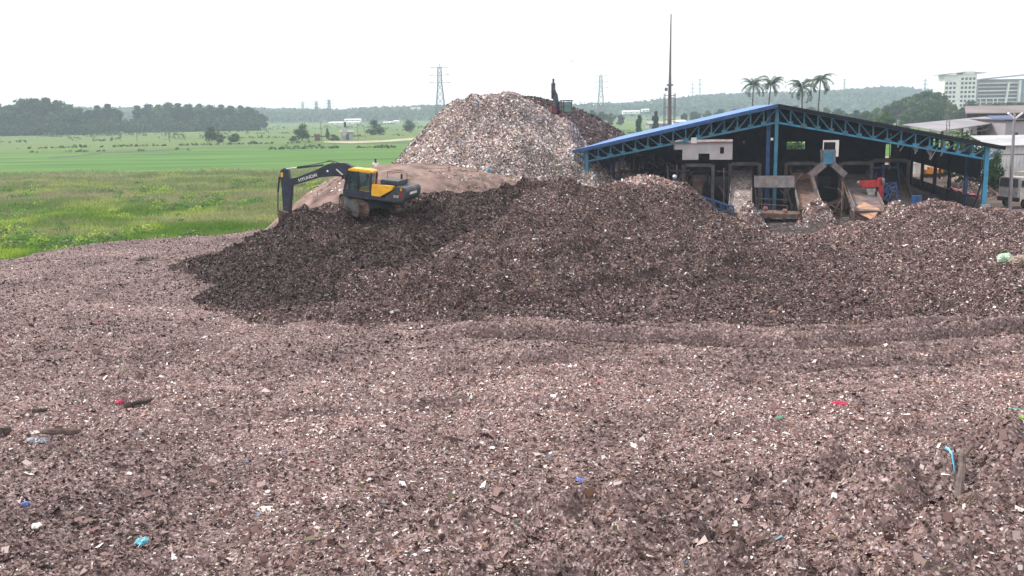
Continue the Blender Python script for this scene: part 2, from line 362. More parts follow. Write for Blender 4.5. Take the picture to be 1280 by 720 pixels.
flakes('scattered_litter', x[kb][:7000], y[kb][:7000], SC, 1.2 + 0 * x[kb][:7000], 1, 1, seed=7, smed=.1, tilt=.3, parent=oC)

# ------------------------------------------------------------------ fields
def ground_mat():
    m = bpy.data.materials.new('field'); m.use_nodes = True; nt = m.node_tree; b = nt.nodes['Principled BSDF']; L = nt.links.new
    tc = nt.nodes.new('ShaderNodeTexCoord'); sx = nt.nodes.new('ShaderNodeSeparateXYZ'); L(tc.outputs['Object'], sx.inputs[0])
    def noise(sc, det=6, st=(1, 1, 1)):
        mp = nt.nodes.new('ShaderNodeMapping'); mp.inputs['Scale'].default_value = st; L(tc.outputs['Object'], mp.inputs[0])
        n = nt.nodes.new('ShaderNodeTexNoise'); n.inputs['Scale'].default_value = sc; n.inputs['Detail'].default_value = det; L(mp.outputs[0], n.inputs['Vector']); return n.outputs['Fac']
    def ramp(fac, stops):
        r = nt.nodes.new('ShaderNodeValToRGB'); e = r.color_ramp.elements
        e[0].position, e[0].color = stops[0][0], (*stops[0][1], 1); e[1].position, e[1].color = stops[-1][0], (*stops[-1][1], 1)
        for p, c in stops[1:-1]: k = e.new(p); k.color = (*c, 1)
        L(fac, r.inputs[0]); return r.outputs[0]
    rough = ramp(noise(.12, 10), [(.3, (.09, .15, .04)), (.45, (.16, .22, .06)), (.55, (.24, .24, .12)), (.7, (.3, .26, .17))])
    bright = ramp(noise(.035, 12, (.5, 3, 1)), [(.28, (.055, .12, .035)), (.45, (.078, .16, .043)), (.58, (.095, .18, .05)), (.72, (.15, .2, .07))])
    far = ramp(noise(.006, 9, (1, 4, 1)), [(.3, (.07, .125, .045)), (.5, (.13, .175, .065)), (.62, (.10, .155, .055)), (.75, (.22, .22, .12))])
    # distance of the field edges, wavy
    ad = nt.nodes.new('ShaderNodeMath'); ad.operation = 'MULTIPLY_ADD'; ad.inputs[1].default_value = 60; L(noise(.02, 8), ad.inputs[0]); L(sx.outputs[1], ad.inputs[2])
    def edge(a, bb):
        mr = nt.nodes.new('ShaderNodeMapRange'); mr.inputs[1].default_value = a; mr.inputs[2].default_value = bb; L(ad.outputs[0], mr.inputs[0]); return mr.outputs[0]
    def mix(f, a, c):
        mx = nt.nodes.new('ShaderNodeMixRGB'); L(f, mx.inputs[0]); L(a, mx.inputs[1]); L(c, mx.inputs[2]); return mx.outputs[0]
    c = mix(edge(186, 200), rough, bright); c = mix(edge(345, 370), c, far)
    L(c, b.inputs['Base Color']); b.inputs['Roughness'].default_value = .95; b.inputs['Specular IOR Level'].default_value = .05
    bp = nt.nodes.new('ShaderNodeBump'); bp.inputs['Strength'].default_value = .6; bp.inputs['Distance'].default_value = .4
    L(noise(1.5, 6), bp.inputs['Height']); L(bp.outputs[0], b.inputs['Normal'])
    return m
M_FIELD = ground_mat()
FZ = -1.3
xs = [-4000, -1500, -600, -200, 0, 200, 600, 1500, 4000]; ysd = [-300, 0, 100, 200, 400, 800, 1600, 2300, 3000]
V = np.array([[a, b, FZ] for a in xs for b in ysd]); I = np.arange(81).reshape(9, 9)
q = np.stack([I[:-1, :-1], I[1:, :-1], I[1:, 1:], I[:-1, 1:]], -1).reshape(-1, 4)
me = quads('ground', V, q); me.materials.append(M_FIELD); o = bpy.data.objects.new('ground', me); COL.objects.link(o); tag(o, kind='structure')

# ------------------------------------------------------------------ grass
M_LEAF = attr_mat('foliage', .7, .15, .25)
def grass(name, x, y, h, col, nb=6, wdt=.05, spread=.35, z0=FZ, seed=0):
    rg = np.random.default_rng(seed); n = len(x); m = n * nb
    bx_ = np.repeat(x, nb) + rg.normal(0, spread * .5, m); by_ = np.repeat(y, nb) + rg.normal(0, spread * .5, m)
    hh = np.repeat(h, nb) * rg.uniform(.55, 1.1, m); a = rg.uniform(0, 2 * np.pi, m); ln = hh * rg.uniform(.1, .6, m)
    w = wdt * rg.uniform(.6, 1.5, m)
    dx, dy = np.cos(a), np.sin(a); b0 = rg.uniform(0, 2 * np.pi, m); ex, ey = np.cos(b0), np.sin(b0)
    z0a = np.repeat(z0, nb) if np.ndim(z0) else np.full(m, z0)
    V = np.empty((m, 4, 3))
    V[:, 0] = np.stack([bx_ - ex * w, by_ - ey * w, z0a - .05], -1); V[:, 1] = np.stack([bx_ + ex * w, by_ + ey * w, z0a - .05], -1)
    V[:, 2] = np.stack([bx_ + dx * ln + ex * w * .5, by_ + dy * ln + ey * w * .5, z0a + hh * .8], -1); V[:, 3] = np.stack([bx_ + dx * ln * 1.4 - ex * w * .2, by_ + dy * ln * 1.4 - ey * w * .2, z0a + hh], -1)
    c = np.repeat(col, nb, 0) * rg.uniform(.75, 1.3, (m, 1))
    me = quads(name, V.reshape(-1, 3), np.arange(4 * m).reshape(m, 4), c); me.materials.append(M_LEAF)
    o = bpy.data.objects.new(name, me); COL.objects.link(o); return tag(o, kind='stuff')
def gcol(x, y, s=0):
    a = fbm(x, y * 1.6, 14, 4, 81 + s); b = fbm(x, y, 5, 3, 82 + s)
    G = np.array([.13, .25, .035]); Yg = np.array([.30, .42, .05]); S_ = np.array([.40, .36, .22]); P_ = np.array([.36, .29, .24])
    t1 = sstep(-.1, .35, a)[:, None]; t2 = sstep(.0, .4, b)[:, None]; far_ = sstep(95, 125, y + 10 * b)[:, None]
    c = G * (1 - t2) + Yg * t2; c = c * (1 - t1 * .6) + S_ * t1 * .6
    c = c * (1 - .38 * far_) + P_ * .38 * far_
    nearedge = sstep(9, 2, y - yb(x) + 2 * b)[:, None]
    return c * (1 - nearedge) + np.array([.25, .38, .065]) * nearedge
n = 105000
y = rg.uniform(54, 195, n); x = rg.uniform(-.66, .02, n) * y - 2
ok = (rg.random(n) < sstep(198, 160, y + 14 * fbm(x, y, 25, 4, 96))) & (y > yb(x) - .5 + 1.0 * rg.standard_normal(n)) & (rg.random(n) < (60 / y) ** .6)
x, y = x[ok], y[ok]
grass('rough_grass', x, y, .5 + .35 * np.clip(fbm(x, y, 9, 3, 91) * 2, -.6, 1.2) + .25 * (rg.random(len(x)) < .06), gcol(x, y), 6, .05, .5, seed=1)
# leafy scrub clumps inside the grass
n = 900
y = rg.uniform(56, 155, n); x = rg.uniform(-.66, -.12, n) * y - 2
ok = (y > yb(x) + 2) & (fbm(x, y, 12, 3, 95) > -.05); x, y = x[ok], y[ok]
nn = len(x); k = 110; rad = rg.uniform(.4, 1.3, nn)
d = rg.standard_normal((nn, k, 3)); d /= np.linalg.norm(d, axis=2, keepdims=True); d[..., 2] = np.abs(d[..., 2])
rr = rad[:, None] * rg.uniform(.6, 1.05, (nn, k))
C = np.stack([x, y, np.full(nn, FZ)], -1)[:, None] + d * rr[..., None] * np.array([1, 1, .8])
C = C.reshape(-1, 3); m = len(C); N = d.reshape(-1, 3) + .6 * rg.standard_normal((m, 3)); N /= np.linalg.norm(N, axis=1, keepdims=True)
def leafquads(C, N, s, rg):
    m = len(C); T = rg.standard_normal((m, 3)); T -= (T * N).sum(1, keepdims=True) * N; T /= np.linalg.norm(T, axis=1, keepdims=True); Bv = np.cross(N, T)
    V = np.empty((m, 4, 3)); s = np.broadcast_to(s, (m,))
    for i, (a, b) in enumerate(((-1, 0), (0, -.6), (1, 0), (0, .6))):
        V[:, i] = C + T * (a * s * rg.uniform(.7, 1.2, m))[:, None] + Bv * (b * s * rg.uniform(.7, 1.2, m))[:, None]
    return V.reshape(-1, 3), np.arange(4 * m).reshape(m, 4)
V, q = leafquads(C, N, .16, rg)
base = np.array([[.11, .23, .05], [.2, .34, .055], [.3, .4, .08], [.15, .22, .08]])[rg.integers(0, 4, nn)]
c = np.repeat(base, k, 0) * rg.uniform(.7, 1.3, (m, 1))
me = quads('leafy_scrub', V, q, c); me.materials.append(M_LEAF); o = bpy.data.objects.new('leafy_scrub', me); COL.objects.link(o); tag(o, kind='stuff')

# ------------------------------------------------------------------ light, sky, air
SUN_EL, SUN_AZ = R(48), R(-62)      # soft light from the left, a little beyond the mounds
w = bpy.data.worlds.new('World'); scene.world = w; w.use_nodes = True; nt = w.node_tree
bg = nt.nodes['Background']; sky = nt.nodes.new('ShaderNodeTexSky'); sky.sky_type = 'NISHITA'; sky.sun_disc = False
sky.sun_elevation = SUN_EL; sky.sun_rotation = SUN_AZ; sky.dust_density = 4; sky.air_density = 1.0
mx = nt.nodes.new('ShaderNodeMixRGB'); mx.inputs[0].default_value = .85; mx.inputs[2].default_value = (11.5, 11.4, 11.4, 1)   # closed cloud layer
nt.links.new(sky.outputs[0], mx.inputs[1]); nt.links.new(mx.outputs[0], bg.inputs[0]); bg.inputs[1].default_value = .078
sd = bpy.data.lights.new('sun', 'SUN'); sd.energy = 2.4; sd.angle = R(10); sd.color = (1, .96, .9)
so = bpy.data.objects.new('sun', sd); COL.objects.link(so)
dirv = Vector((math.sin(SUN_AZ) * math.cos(SUN_EL), math.cos(SUN_AZ) * math.cos(SUN_EL), math.sin(SUN_EL)))
so.rotation_euler = dirv.to_track_quat('Z', 'Y').to_euler(); so.location = dirv * 50
bm = bmesh.new(); bmesh.ops.create_cube(bm, size=1)
for v_ in bm.verts: v_.co = Vector((v_.co.x * 8100, v_.co.y * 3450 + 1330, (v_.co.z + .5) * 93 - 3))
me = bpy.data.meshes.new('haze'); bm.to_mesh(me); bm.free(); hz = bpy.data.objects.new('haze', me); COL.objects.link(hz); tag(hz, kind='stuff')
hm = bpy.data.materials.new('haze_air'); hm.use_nodes = True; nt = hm.node_tree; nt.nodes.remove(nt.nodes['Principled BSDF'])
pv = nt.nodes.new('ShaderNodeVolumePrincipled'); pv.inputs['Color'].default_value = (.72, .84, 1.0, 1); pv.inputs['Density'].default_value = .00032
nt.links.new(pv.outputs[0], nt.nodes['Material Output'].inputs['Volume']); me.materials.append(hm)
vs = scene.view_settings; vs.view_transform = 'Standard'; vs.look = 'None'; vs.gamma = 1; vs.exposure = .88; vs.use_curve_mapping = False
scene.cycles.max_bounces = 6; scene.cycles.volume_bounces = 1; scene.cycles.diffuse_bounces = 3
# ------------------------------------------------------------------ mesh helpers
class MB:
    def __init__(s): s.bm = bmesh.new()
    def hexa(s, P):                         # 8 points: bottom 4, top 4
        v = [s.bm.verts.new(p) for p in P]
        for f in ((3, 2, 1, 0), (4, 5, 6, 7), (0, 1, 5, 4), (1, 2, 6, 5), (2, 3, 7, 6), (3, 0, 4, 7)): s.bm.faces.new([v[i] for i in f])
        return s
    def box(s, c, sz, bev=0):
        x, y, z = c; a, b, d = sz[0] / 2, sz[1] / 2, sz[2] / 2
        s.hexa([(x - a, y - b, z - d), (x + a, y - b, z - d), (x + a, y + b, z - d), (x - a, y + b, z - d), (x - a, y - b, z + d), (x + a, y - b, z + d), (x + a, y + b, z + d), (x - a, y + b, z + d)])
        return s
    def beam(s, p0, p1, w, h, up=(0, 0, 1)):
        p0, p1 = Vector(p0), Vector(p1); d = (p1 - p0).normalized(); u = Vector(up)
        if abs(d.dot(u)) > .97: u = Vector((1, 0, 0))
        r = d.cross(u).normalized() * w / 2; u = r.cross(d).normalized() * h / 2
        return s.hexa([p0 - r - u, p0 + r - u, p1 + r - u, p1 - r - u, p0 - r + u, p0 + r + u, p1 + r + u, p1 - r + u])
    def tube(s, p0, p1, r0, r1=None, n=10):
        r1 = r0 if r1 is None else r1; p0, p1 = Vector(p0), Vector(p1); d = (p1 - p0).normalized()
        a = d.orthogonal().normalized(); b = d.cross(a)
        A = [s.bm.verts.new(p0 + (a * math.cos(t) + b * math.sin(t)) * r0) for t in [2 * math.pi * i / n for i in range(n)]]
        B = [s.bm.verts.new(p1 + (a * math.cos(t) + b * math.sin(t)) * r1) for t in [2 * math.pi * i / n for i in range(n)]]
        for i in range(n): s.bm.faces.new((A[i], A[(i + 1) % n], B[(i + 1) % n], B[i]))
        s.bm.faces.new(A[::-1]); s.bm.faces.new(B); return s
    def path(s, pts, r, n=6):
        for a, b in zip(pts[:-1], pts[1:]): s.tube(a, b, r, n=n)
        return s
    def prism(s, poly, y0, y1, f=lambda a, b, y: (a, y, b)):      # polygon (a,b) extruded along y
        A = [s.bm.verts.new(f(a, b, y0)) for a, b in poly]; B = [s.bm.verts.new(f(a, b, y1)) for a, b in poly]; n = len(poly)
        for i in range(n): s.bm.faces.new((A[i], A[(i + 1) % n], B[(i + 1) % n], B[i]))
        s.bm.faces.new(A[::-1]); s.bm.faces.new(B); return s
    def slab(s, P, t):                      # 4 points + thickness downward
        P = [Vector(p) for p in P]; n = (P[1] - P[0]).cross(P[3] - P[0]).normalized() * t
        if n.z < 0: n = -n
        return s.hexa([p - n for p in P] + P)
    def build(s, name, m, parent=None, bev=0, smooth=False, loc=None, rz=None):
        bmesh.ops.recalc_face_normals(s.bm, faces=s.bm.faces)
        if bev: bmesh.ops.bevel(s.bm, geom=s.bm.edges[:], offset=bev, segments=2, affect='EDGES', clamp_overlap=True)
        me = bpy.data.meshes.new(name); s.bm.to_mesh(me); s.bm.free(); me.materials.append(m)
        if smooth: me.polygons.foreach_set('use_smooth', [True] * len(me.polygons))
        o = bpy.data.objects.new(name, me); COL.objects.link(o); o.parent = parent
        if loc is not None: o.location = loc
        if rz is not None: o.rotation_euler.z = rz
        return o
def textobj(name, s, size, m, parent, mw, thick=.01):
    cu = bpy.data.curves.new(name, 'FONT'); cu.body = s; cu.size = size; cu.extrude = thick; cu.align_x = 'CENTER'; cu.align_y = 'CENTER'; cu.offset = .012 * size
    t = bpy.data.objects.new('tmp', cu); COL.objects.link(t); dg = bpy.context.evaluated_depsgraph_get()
    me = bpy.data.meshes.new_from_object(t.evaluated_get(dg)); bpy.data.objects.remove(t); me.name = name
    me.materials.clear(); me.materials.append(m); o = bpy.data.objects.new(name, me); COL.objects.link(o); o.parent = parent; o.matrix_local = mw
    return o

RUST = (.16, .07, .04)
DIRT = (.17, .12, .095)
M_NAVY = mat('navy_paint', (.022, .03, .055), .45, 0, .25, 2, 0, .45, (.09, .075, .07), .15)
M_DGREY = mat('charcoal_paint', (.045, .052, .06), .5, 0, .2, 2, 0, .4, DIRT, .3)
M_YEL = mat('yellow_paint', (.85, .45, .025), .4, 0, .1, 3, 0, .4, (.3, .2, .1), .08)
M_BLACK = mat('black_rubber', (.02, .02, .022), .6)
M_STEEL = mat('bright_steel', (.62, .62, .62), .3, .6, .1)
M_TRACK = mat('muddy_track', (.06, .043, .038), .9, 0, .4, 6, .5, .1, DIRT, .6)
M_WHITE = mat('white_paint', (.72, .72, .72), .5)
M_RED = mat('red_paint', (.42, .025, .03), .5, 0, .3, 3, 0, .35, (.2, .1, .08), .3)
M_SEAT = mat('cab_interior', (.33, .33, .33), .8)
M_SKIN = mat('dark_skin', (.10, .055, .035), .7); M_CLOTHW = mat('white_cloth', (.8, .8, .8), .9); M_TROUS = mat('dark_cloth', (.05, .05, .07), .9)
def glass(name, tint, alpha):
    m = bpy.data.materials.new(name); m.use_nodes = True; nt = m.node_tree; b = nt.nodes['Principled BSDF']
    b.inputs['Base Color'].default_value = (*tint, 1); b.inputs['Roughness'].default_value = .05; b.inputs['Specular IOR Level'].default_value = .6
    t = nt.nodes.new('ShaderNodeBsdfTransparent'); t.inputs[0].default_value = (.75, .85, .85, 1); mx = nt.nodes.new('ShaderNodeMixShader'); mx.inputs[0].default_value = alpha
    nt.links.new(t.outputs[0], mx.inputs[1]); nt.links.new(b.outputs[0], mx.inputs[2]); nt.links.new(mx.outputs[0], nt.nodes['Material Output'].inputs[0]); return m
M_GLASS = glass('tinted_glass', (.06, .1, .11), .3)

# ------------------------------------------------------------------ the big excavator
ex = empty('excavator', label='yellow and navy tracked excavator with its long boom reaching left, standing on the dark mound', cat='excavator')
PHI, TILT = R(15), R(6.0)
hx = Vector((-math.cos(PHI), math.sin(PHI), 0)); hl = Vector((-math.sin(PHI), -math.cos(PHI), 0)); up = Vector((0, 0, 1))
base = AV(463.5, 262, 57.3); base.z = 3.26
Mrot = Matrix((hx, hl, up)).transposed().to_4x4()
ex.matrix_world = Matrix.Translation(base) @ Mrot @ Matrix.Rotation(-TILT, 4, 'Y') @ Matrix.Rotation(R(-1.5), 4, 'X') @ Matrix.Diagonal((.92, .93, .87, 1))
EXM = ex.matrix_world.copy(); EXI = EXM.inverted()
def el(px, py, yl):                      # image ray cut with the machine's own plane y = yl -> (x, z) of its side view
    o_ = EXI @ Vector(CAM.tolist()); d_ = (EXI.to_3x3() @ Vector(ray(px, py).tolist())); t = (yl - o_.y) / d_.y; p = o_ + d_ * t; return (p.x, p.z)
# running gear: two tracks turned across the house
TR = R(-48)      # heading of the tracks relative to the house
cT, sT = math.cos(TR), math.sin(TR)
def rotT(p): return (p[0] * cT - p[1] * sT, p[0] * sT + p[1] * cT, p[2])
def track(side, t):
    prof = []
    L, r = 1.68, .44
    for i in range(9): a = -math.pi / 2 + math.pi * i / 8; prof.append((L + r * math.cos(a), .46 + r * math.sin(a)))
    for i in range(9): a = math.pi / 2 + math.pi * i / 8; prof.append((-L + r * math.cos(a), .46 + r * math.sin(a)))
    y0 = side * 1.2
    mb = MB(); mb.prism(prof, y0 - .22, y0 + .22, lambda a, b, y: rotT((a, y, b)))
    t_ = mb.build('track_frame', M_DGREY, t)
    # shoes, one by one round the chain
    sh = MB(); per = 2 * (2 * L) + 2 * math.pi * (r + .03); N = 46
    for k in range(N):
        s = per * k / N; rr = r + .03
        if s < 2 * L: c = (-L + s, .46 - rr); a = -math.pi / 2
        elif s < 2 * L + math.pi * rr: a = -math.pi / 2 + (s - 2 * L) / rr; c = (L + rr * math.cos(a), .46 + rr * math.sin(a))
        elif s < 4 * L + math.pi * rr: c = (L - (s - 2 * L - math.pi * rr), .46 + rr); a = math.pi / 2
        else: a = math.pi / 2 + (s - 4 * L - math.pi * rr) / rr; c = (-L + rr * math.cos(a), .46 + rr * math.sin(a))
        tx, tz = -math.sin(a), math.cos(a); nx_, nz_ = math.cos(a), math.sin(a); hw = .078
        P = []
        for dn in (-.03, .02):
            for (u_, v_) in ((-hw, -.32), (hw, -.32), (hw, .32), (-hw, .32)):
                P.append(rotT((c[0] + tx * u_ + nx_ * dn, y0 + v_, c[1] + tz * u_ + nz_ * dn)))
        sh.hexa(P)
        P = []
        for dn in (.02, .055):
            for (u_, v_) in ((-.012, -.32), (.012, -.32), (.012, .32), (-.012, .32)):
                P.append(rotT((c[0] + tx * u_ + nx_ * dn, y0 + v_, c[1] + tz * u_ + nz_ * dn)))
        sh.hexa(P)
    sh.build('track_shoes', M_TRACK, t_)
    wh = MB()
    for xx in (-L, L): wh.tube(rotT((xx, y0 - .26, .46)), rotT((xx, y0 + .26, .46)), .3, n=14)
    for k in range(7): wh.tube(rotT((-1.25 + k * .42, y0 - .25, .2)), rotT((-1.25 + k * .42, y0 + .25, .2)), .11, n=8)
    wh.build('track_wheels', M_TRACK, t_)
track(1, ex); track(-1, ex)
mb = MB(); mb.hexa([rotT(p) for p in ((-1, -1, .45), (1, -1, .45), (1, 1, .45), (-1, 1, .45), (-.7, -.7, .85), (.7, -.7, .85), (.7, .7, .85), (-.7, .7, .85))])
mb.tube((0, 0, .8), (0, 0, 1.08), .62, n=20); mb.build('undercarriage', M_DGREY, ex)
# house: deck, counterweight, hood, side panel
mb = MB(); mb.box((-.55, 0, 1.2), (4.0, 2.55, .24)); mb.build('deck', M_NAVY, ex, .03)
cwp = [(-1.72, 1.1), (-2.15, 1.08), (-2.62, 1.2), (-2.86, 1.45), (-2.88, 1.95), (-2.78, 2.1), (-2.05, 2.14), (-2.0, 1.9), (-1.4, 1.33), (-1.4, 1.1)]
mb = MB(); mb.prism(cwp, -1.3, 1.3); cw = mb.build('counterweight', M_DGREY, ex, .05)
mb = MB(); mb.box((-2.9, .15, 1.72), (.02, 1.2, .16)); mb.build('stripe', M_WHITE, cw)
mb = MB(); mb.prism([(-2.36, 1.52), (-2.7, 1.5), (-2.5, 1.86)], 1.3, 1.315); mb.build('warning_triangle', M_RED, cw)
mb = MB(); mb.box((-2.5, 1.31, 1.98), (.1, .03, .17)); mb.build('warning_label', M_YEL, cw)
mb = MB(); mb.prism([(-.52, 1.34), (-.52, 2.12), (-1.96, 2.14), (-1.92, 1.9), (-1.1, 1.34)], 1.0, 1.29); mb.build('side_panel', M_YEL, ex, .02)
mb = MB(); mb.prism([(-.52, 1.34), (-.52, 2.12), (-1.96, 2.14), (-1.92, 1.9), (-1.1, 1.34)], -1.29, -.95); mb.build('side_panel', M_YEL, ex, .02)
mb = MB(); mb.box((-1.25, 0, 1.75), (1.5, 2.0, .8)); mb.build('engine_bay', M_NAVY, ex, .03)
mb = MB(); mb.box((-1.5, -.05, 2.28), (1.35, 1.5, .26)); hd = mb.build('engine_hood', M_DGREY, ex, .05)
mb = MB(); mb.tube((-1.7, -.75, 2.3), (-1.7, -.75, 2.75), .07); mb.build('exhaust_pipe', M_BLACK, hd)
mb = MB(); mb.tube((-.62, 1.15, 2.15), (-.62, 1.15, 2.3), .05); mb.build('fuel_cap', mat('orange_paint', (.7, .2, .02), .5), ex); MB().tube((-.62, .85, 2.1), (-.62, .85, 2.45), .035).build('beacon_stalk', M_RED, ex)
mb = MB()
for pts in ([(-.55, -1.2, 2.1), (-.55, -1.2, 2.75), (-1.9, -1.2, 2.75), (-1.9, -1.2, 2.1)], [(-2.1, 1.1, 2.15), (-2.1, 1.1, 2.42), (-2.1, -1.1, 2.42), (-2.1, -1.1, 2.15)]): mb.path(pts, .018)
mb.build('handrail', M_BLACK, ex)
# cab
cab = MB().box((.48, .82, 1.38), (1.9, .98, .14)).build('cab', M_NAVY, ex, .02)
cz0, cz1 = 1.45, 2.86
def post(a, b, name='cab_post'): MB().beam(a, b, .075, .09).build(name, M_BLACK, cab)
post((1.38, 1.27, cz0), (1.12, 1.27, cz1)); post((1.38, .37, cz0), (1.12, .37, cz1)); post((.42, 1.27, cz0), (.42, 1.27, cz1)); post((-.42, 1.27, cz0), (-.46, 1.27, cz1)); post((-.42, .37, cz0), (-.46, .37, cz1))
MB().beam((1.40, 1.27, 1.52), (-.42, 1.27, 1.52), .07, .16).build('sill', M_NAVY, cab)
MB().beam((-.02, 1.275, cz0 + .1), (-.42, 1.275, cz0 + .1), .05, .12).build('sill', M_YEL, cab)
MB().prism([(-.40, 1.6), (.36, 1.6), (.36, 1.78), (-.40, 2.1)], 1.24, 1.27).build('door_panel', M_YEL, cab)
MB().prism([(1.34, 1.6), (.46, 1.6), (.46, 2.78), (1.1, 2.78)], 1.25, 1.262).build('side_window', M_GLASS, cab)
MB().prism([(-.38, 1.62), (.38, 1.62), (.38, 2.78), (-.42, 2.78)], 1.275, 1.285).build('side_window', M_GLASS, cab)
MB().prism([(1.34, 1.6), (-.38, 1.6), (-.42, 2.78), (1.1, 2.78)], .37, .38).build('side_window', M_GLASS, cab)
MB().hexa([(1.40, .4, 1.55), (1.41, .4, 1.55), (1.41, 1.24, 1.55), (1.40, 1.24, 1.55), (1.13, .4, 2.8), (1.14, .4, 2.8), (1.14, 1.24, 2.8), (1.13, 1.24, 2.8)]).build('windscreen', M_GLASS, cab)
MB().prism([(1.16, 2.84), (1.12, 2.99), (.95, 3.04), (-.3, 3.04), (-.52, 2.98), (-.52, 2.84)], .33, 1.31).build('cab_roof', M_YEL, cab, .04)
seat = MB().box((.05, .82, 1.85), (.5, .5, .14)).box((-.2, .82, 2.2), (.12, .48, .7)).build('seat', M_SEAT, cab, .03)
MB().box((.85, 1.0, 1.75), (.25, .2, .4)).box((.4, 1.1, 1.95), (.5, .08, .08)).beam((.9, .95, 1.9), (1.0, .95, 2.25), .04, .04).build('controls', M_SEAT, cab)
MB().path([(1.0, 1.33, 1.6), (1.0, 1.36, 2.1), (.95, 1.33, 2.5)], .018).build('grab_rail', M_BLACK, cab); MB().path([(.3, 1.33, 1.6), (.3, 1.35, 2.3)], .018).build('grab_rail', M_BLACK, cab)
MB().beam((1.1, 1.36, 2.6), (1.35, 1.55, 2.55), .02, .02).box((1.36, 1.56, 2.42), (.04, .2, .3)).build('mirror', M_BLACK, cab)
# operator seated in the cab
opq = MB(); opq.tube((-.02, .82, 1.95), (-.05, .82, 2.3), .17, .2, 12); opq.tube((-.05, .82, 2.3), (-.04, .82, 2.44), .2, .06, 12)
opq.tube((0, .92, 2.0), (.5, .95, 1.98), .09, .075, 8); opq.tube((0, .72, 2.0), (.5, .7, 1.98), .09, .075, 8); opq.tube((.5, .95, 1.98), (.55, .95, 1.6), .07, .05, 8); opq.tube((.5, .7, 1.98), (.55, .7, 1.6), .07, .05, 8)
opq.tube((-.05, 1.02, 2.32), (.15, 1.05, 2.08), .055, .045, 8); opq.tube((.15, 1.05, 2.08), (.42, 1.05, 2.05), .045, .035, 8); opq.tube((-.05, .62, 2.32), (.15, .6, 2.08), .055, .045, 8); opq.tube((.15, .6, 2.08), (.42, .62, 2.05), .045, .035, 8)
opr = opq.build('person', mat('blue_cloth', (.10, .2, .3), .9), None, smooth=True); opr.matrix_world = EXM
tag(opr, 'operator sitting at the controls inside the cab of the yellow excavator', 'person')
hq = bmesh.new(); bmesh.ops.create_icosphere(hq, subdivisions=2, radius=.115)
for v_ in hq.verts: v_.co = Vector((v_.co.x * 1.0 - .02, v_.co.y * .85 + .82, v_.co.z * 1.2 + 2.57))
me = bpy.data.meshes.new('head'); hq.to_mesh(me); hq.free(); me.materials.append(M_SKIN); me.polygons.foreach_set('use_smooth', [True] * len(me.polygons))
ho = bpy.data.objects.new('head', me); COL.objects.link(ho); ho.parent = opr
# boom: side outline taken on the machine's centre plane
BOOM = [(362,232.5),(360.5,224),(371.5,221.5),(396,212),(407.5,206),(415,203.8),(431,203.8),(440,208.6),(447,222),(449,236),(441,238),(436,227),(427,221),(417,220.3),(398,222),(384,226.5),(370.5,230.5)]
def elp(L, yl): return [el(a, b, yl) for a, b in L]
boom = MB().prism(elp(BOOM, .2), -.2, .2).build('boom', M_NAVY, ex, .02)
ARM = [(349.5,219),(350.5,213),(355,210),(359.5,212.5),(361.5,222),(364.5,231),(364,240),(361.5,273),(354,273),(352,236)]
arm = MB().prism(elp(ARM, .16), -.16, .16).build('arm', M_NAVY, ex, .02)
MB().prism(elp([(350.6,216),(353.5,215.4),(353.8,221),(351,221.5)], .17), .165, .172).build('label', M_YEL, arm)
def P3(px, py, yl): a, b = el(px, py, yl); return Vector((a, yl, b))
MB().tube(P3(358,211.2,0), P3(371.5,209.6,0), .045).build('cylinder_rod', M_STEEL, boom)
MB().tube(P3(371.5,209.6,0), P3(404,206.2,0), .075).build('cylinder', M_NAVY, boom)
MB().path([P3(372,208.5,.08), P3(396,205,.08), P3(404,203.2,.08), P3(412,200.8,.08), P3(418,201.8,.08), P3(426,204.5,.08), P3(434,208,.1)], .025).path([P3(380,208.2,-.08), P3(400,203.8,-.08), P3(411,201.8,-.08), P3(420,204,-.08)], .02).build('hose', M_BLACK, boom)
for yy in (.27, -.27):
    MB().tube(P3(420.3,211.5,yy), P3(429,219.3,yy), .055).build('cylinder_rod', M_STEEL, boom)
    MB().tube(P3(429,219.3,yy), P3(441,236,yy), .095).build('cylinder', M_NAVY, boom)
MB().tube(P3(349.3,221,0), P3(347.5,240,0), .06).build('cylinder', M_BLACK, arm)
MB().tube(P3(347.5,240,0), P3(347.3,263,0), .04).build('cylinder_rod', M_DGREY, arm)
MB().beam(P3(347.3,263,.12), P3(352.5,266,.12), .04, .1).beam(P3(347.3,263,-.12), P3(352.5,266,-.12), .04, .1).build('linkage', M_TRACK, arm)
MB().tube(P3(409.3,213.8,.201), P3(409.3,213.8,.235), .07, n=12).build('work_light', M_STEEL, boom)
# bucket, half sunk in the heap
bp_ = [el(a, b, .45) for a, b in [(346.5,267),(350,263),(360,266),(362.5,270),(362,277),(357,283.5),(350,286.5),(345.5,286),(349,280),(348,272)]]
bk = MB().prism(bp_, -.5, .5).build('bucket', M_TRACK, ex, .02)
tb = MB()
for k in range(5): tb.beam(P3(348.5,285,-.4 + .2 * k), P3(343.5,289.5,-.4 + .2 * k), .08, .07)
tb.build('teeth', M_STEEL, bk)
# lettering on the boom and the counterweight
def onside(px0, py0, px1, py1, yl):       # frame: origin in the middle, x along the writing (towards the tail), z up, facing +y
    a = Vector((*el(px0, py0, yl),)); b = Vector((*el(px1, py1, yl),)); mid = (a + b) / 2; d = (b - a).normalized()
    X = Vector((d.x, 0, d.y)); Z = Vector((0, 1, 0)); Y = Z.cross(X)
    M = Matrix((X, Y, Z)).transposed().to_4x4(); M.translation = Vector((mid.x, yl, mid.y)); return M, (b - a).length
M_, ln = onside(373.5, 225.8, 396, 218.6, .206)
textobj('lettering', 'HYUNDAI', ln / 4.35, M_WHITE, boom, M_)
M_, ln = onside(490.5, 245.3, 499, 246.3, 1.306)
textobj('lettering', '210', ln / 1.95, M_WHITE, cw, M_)

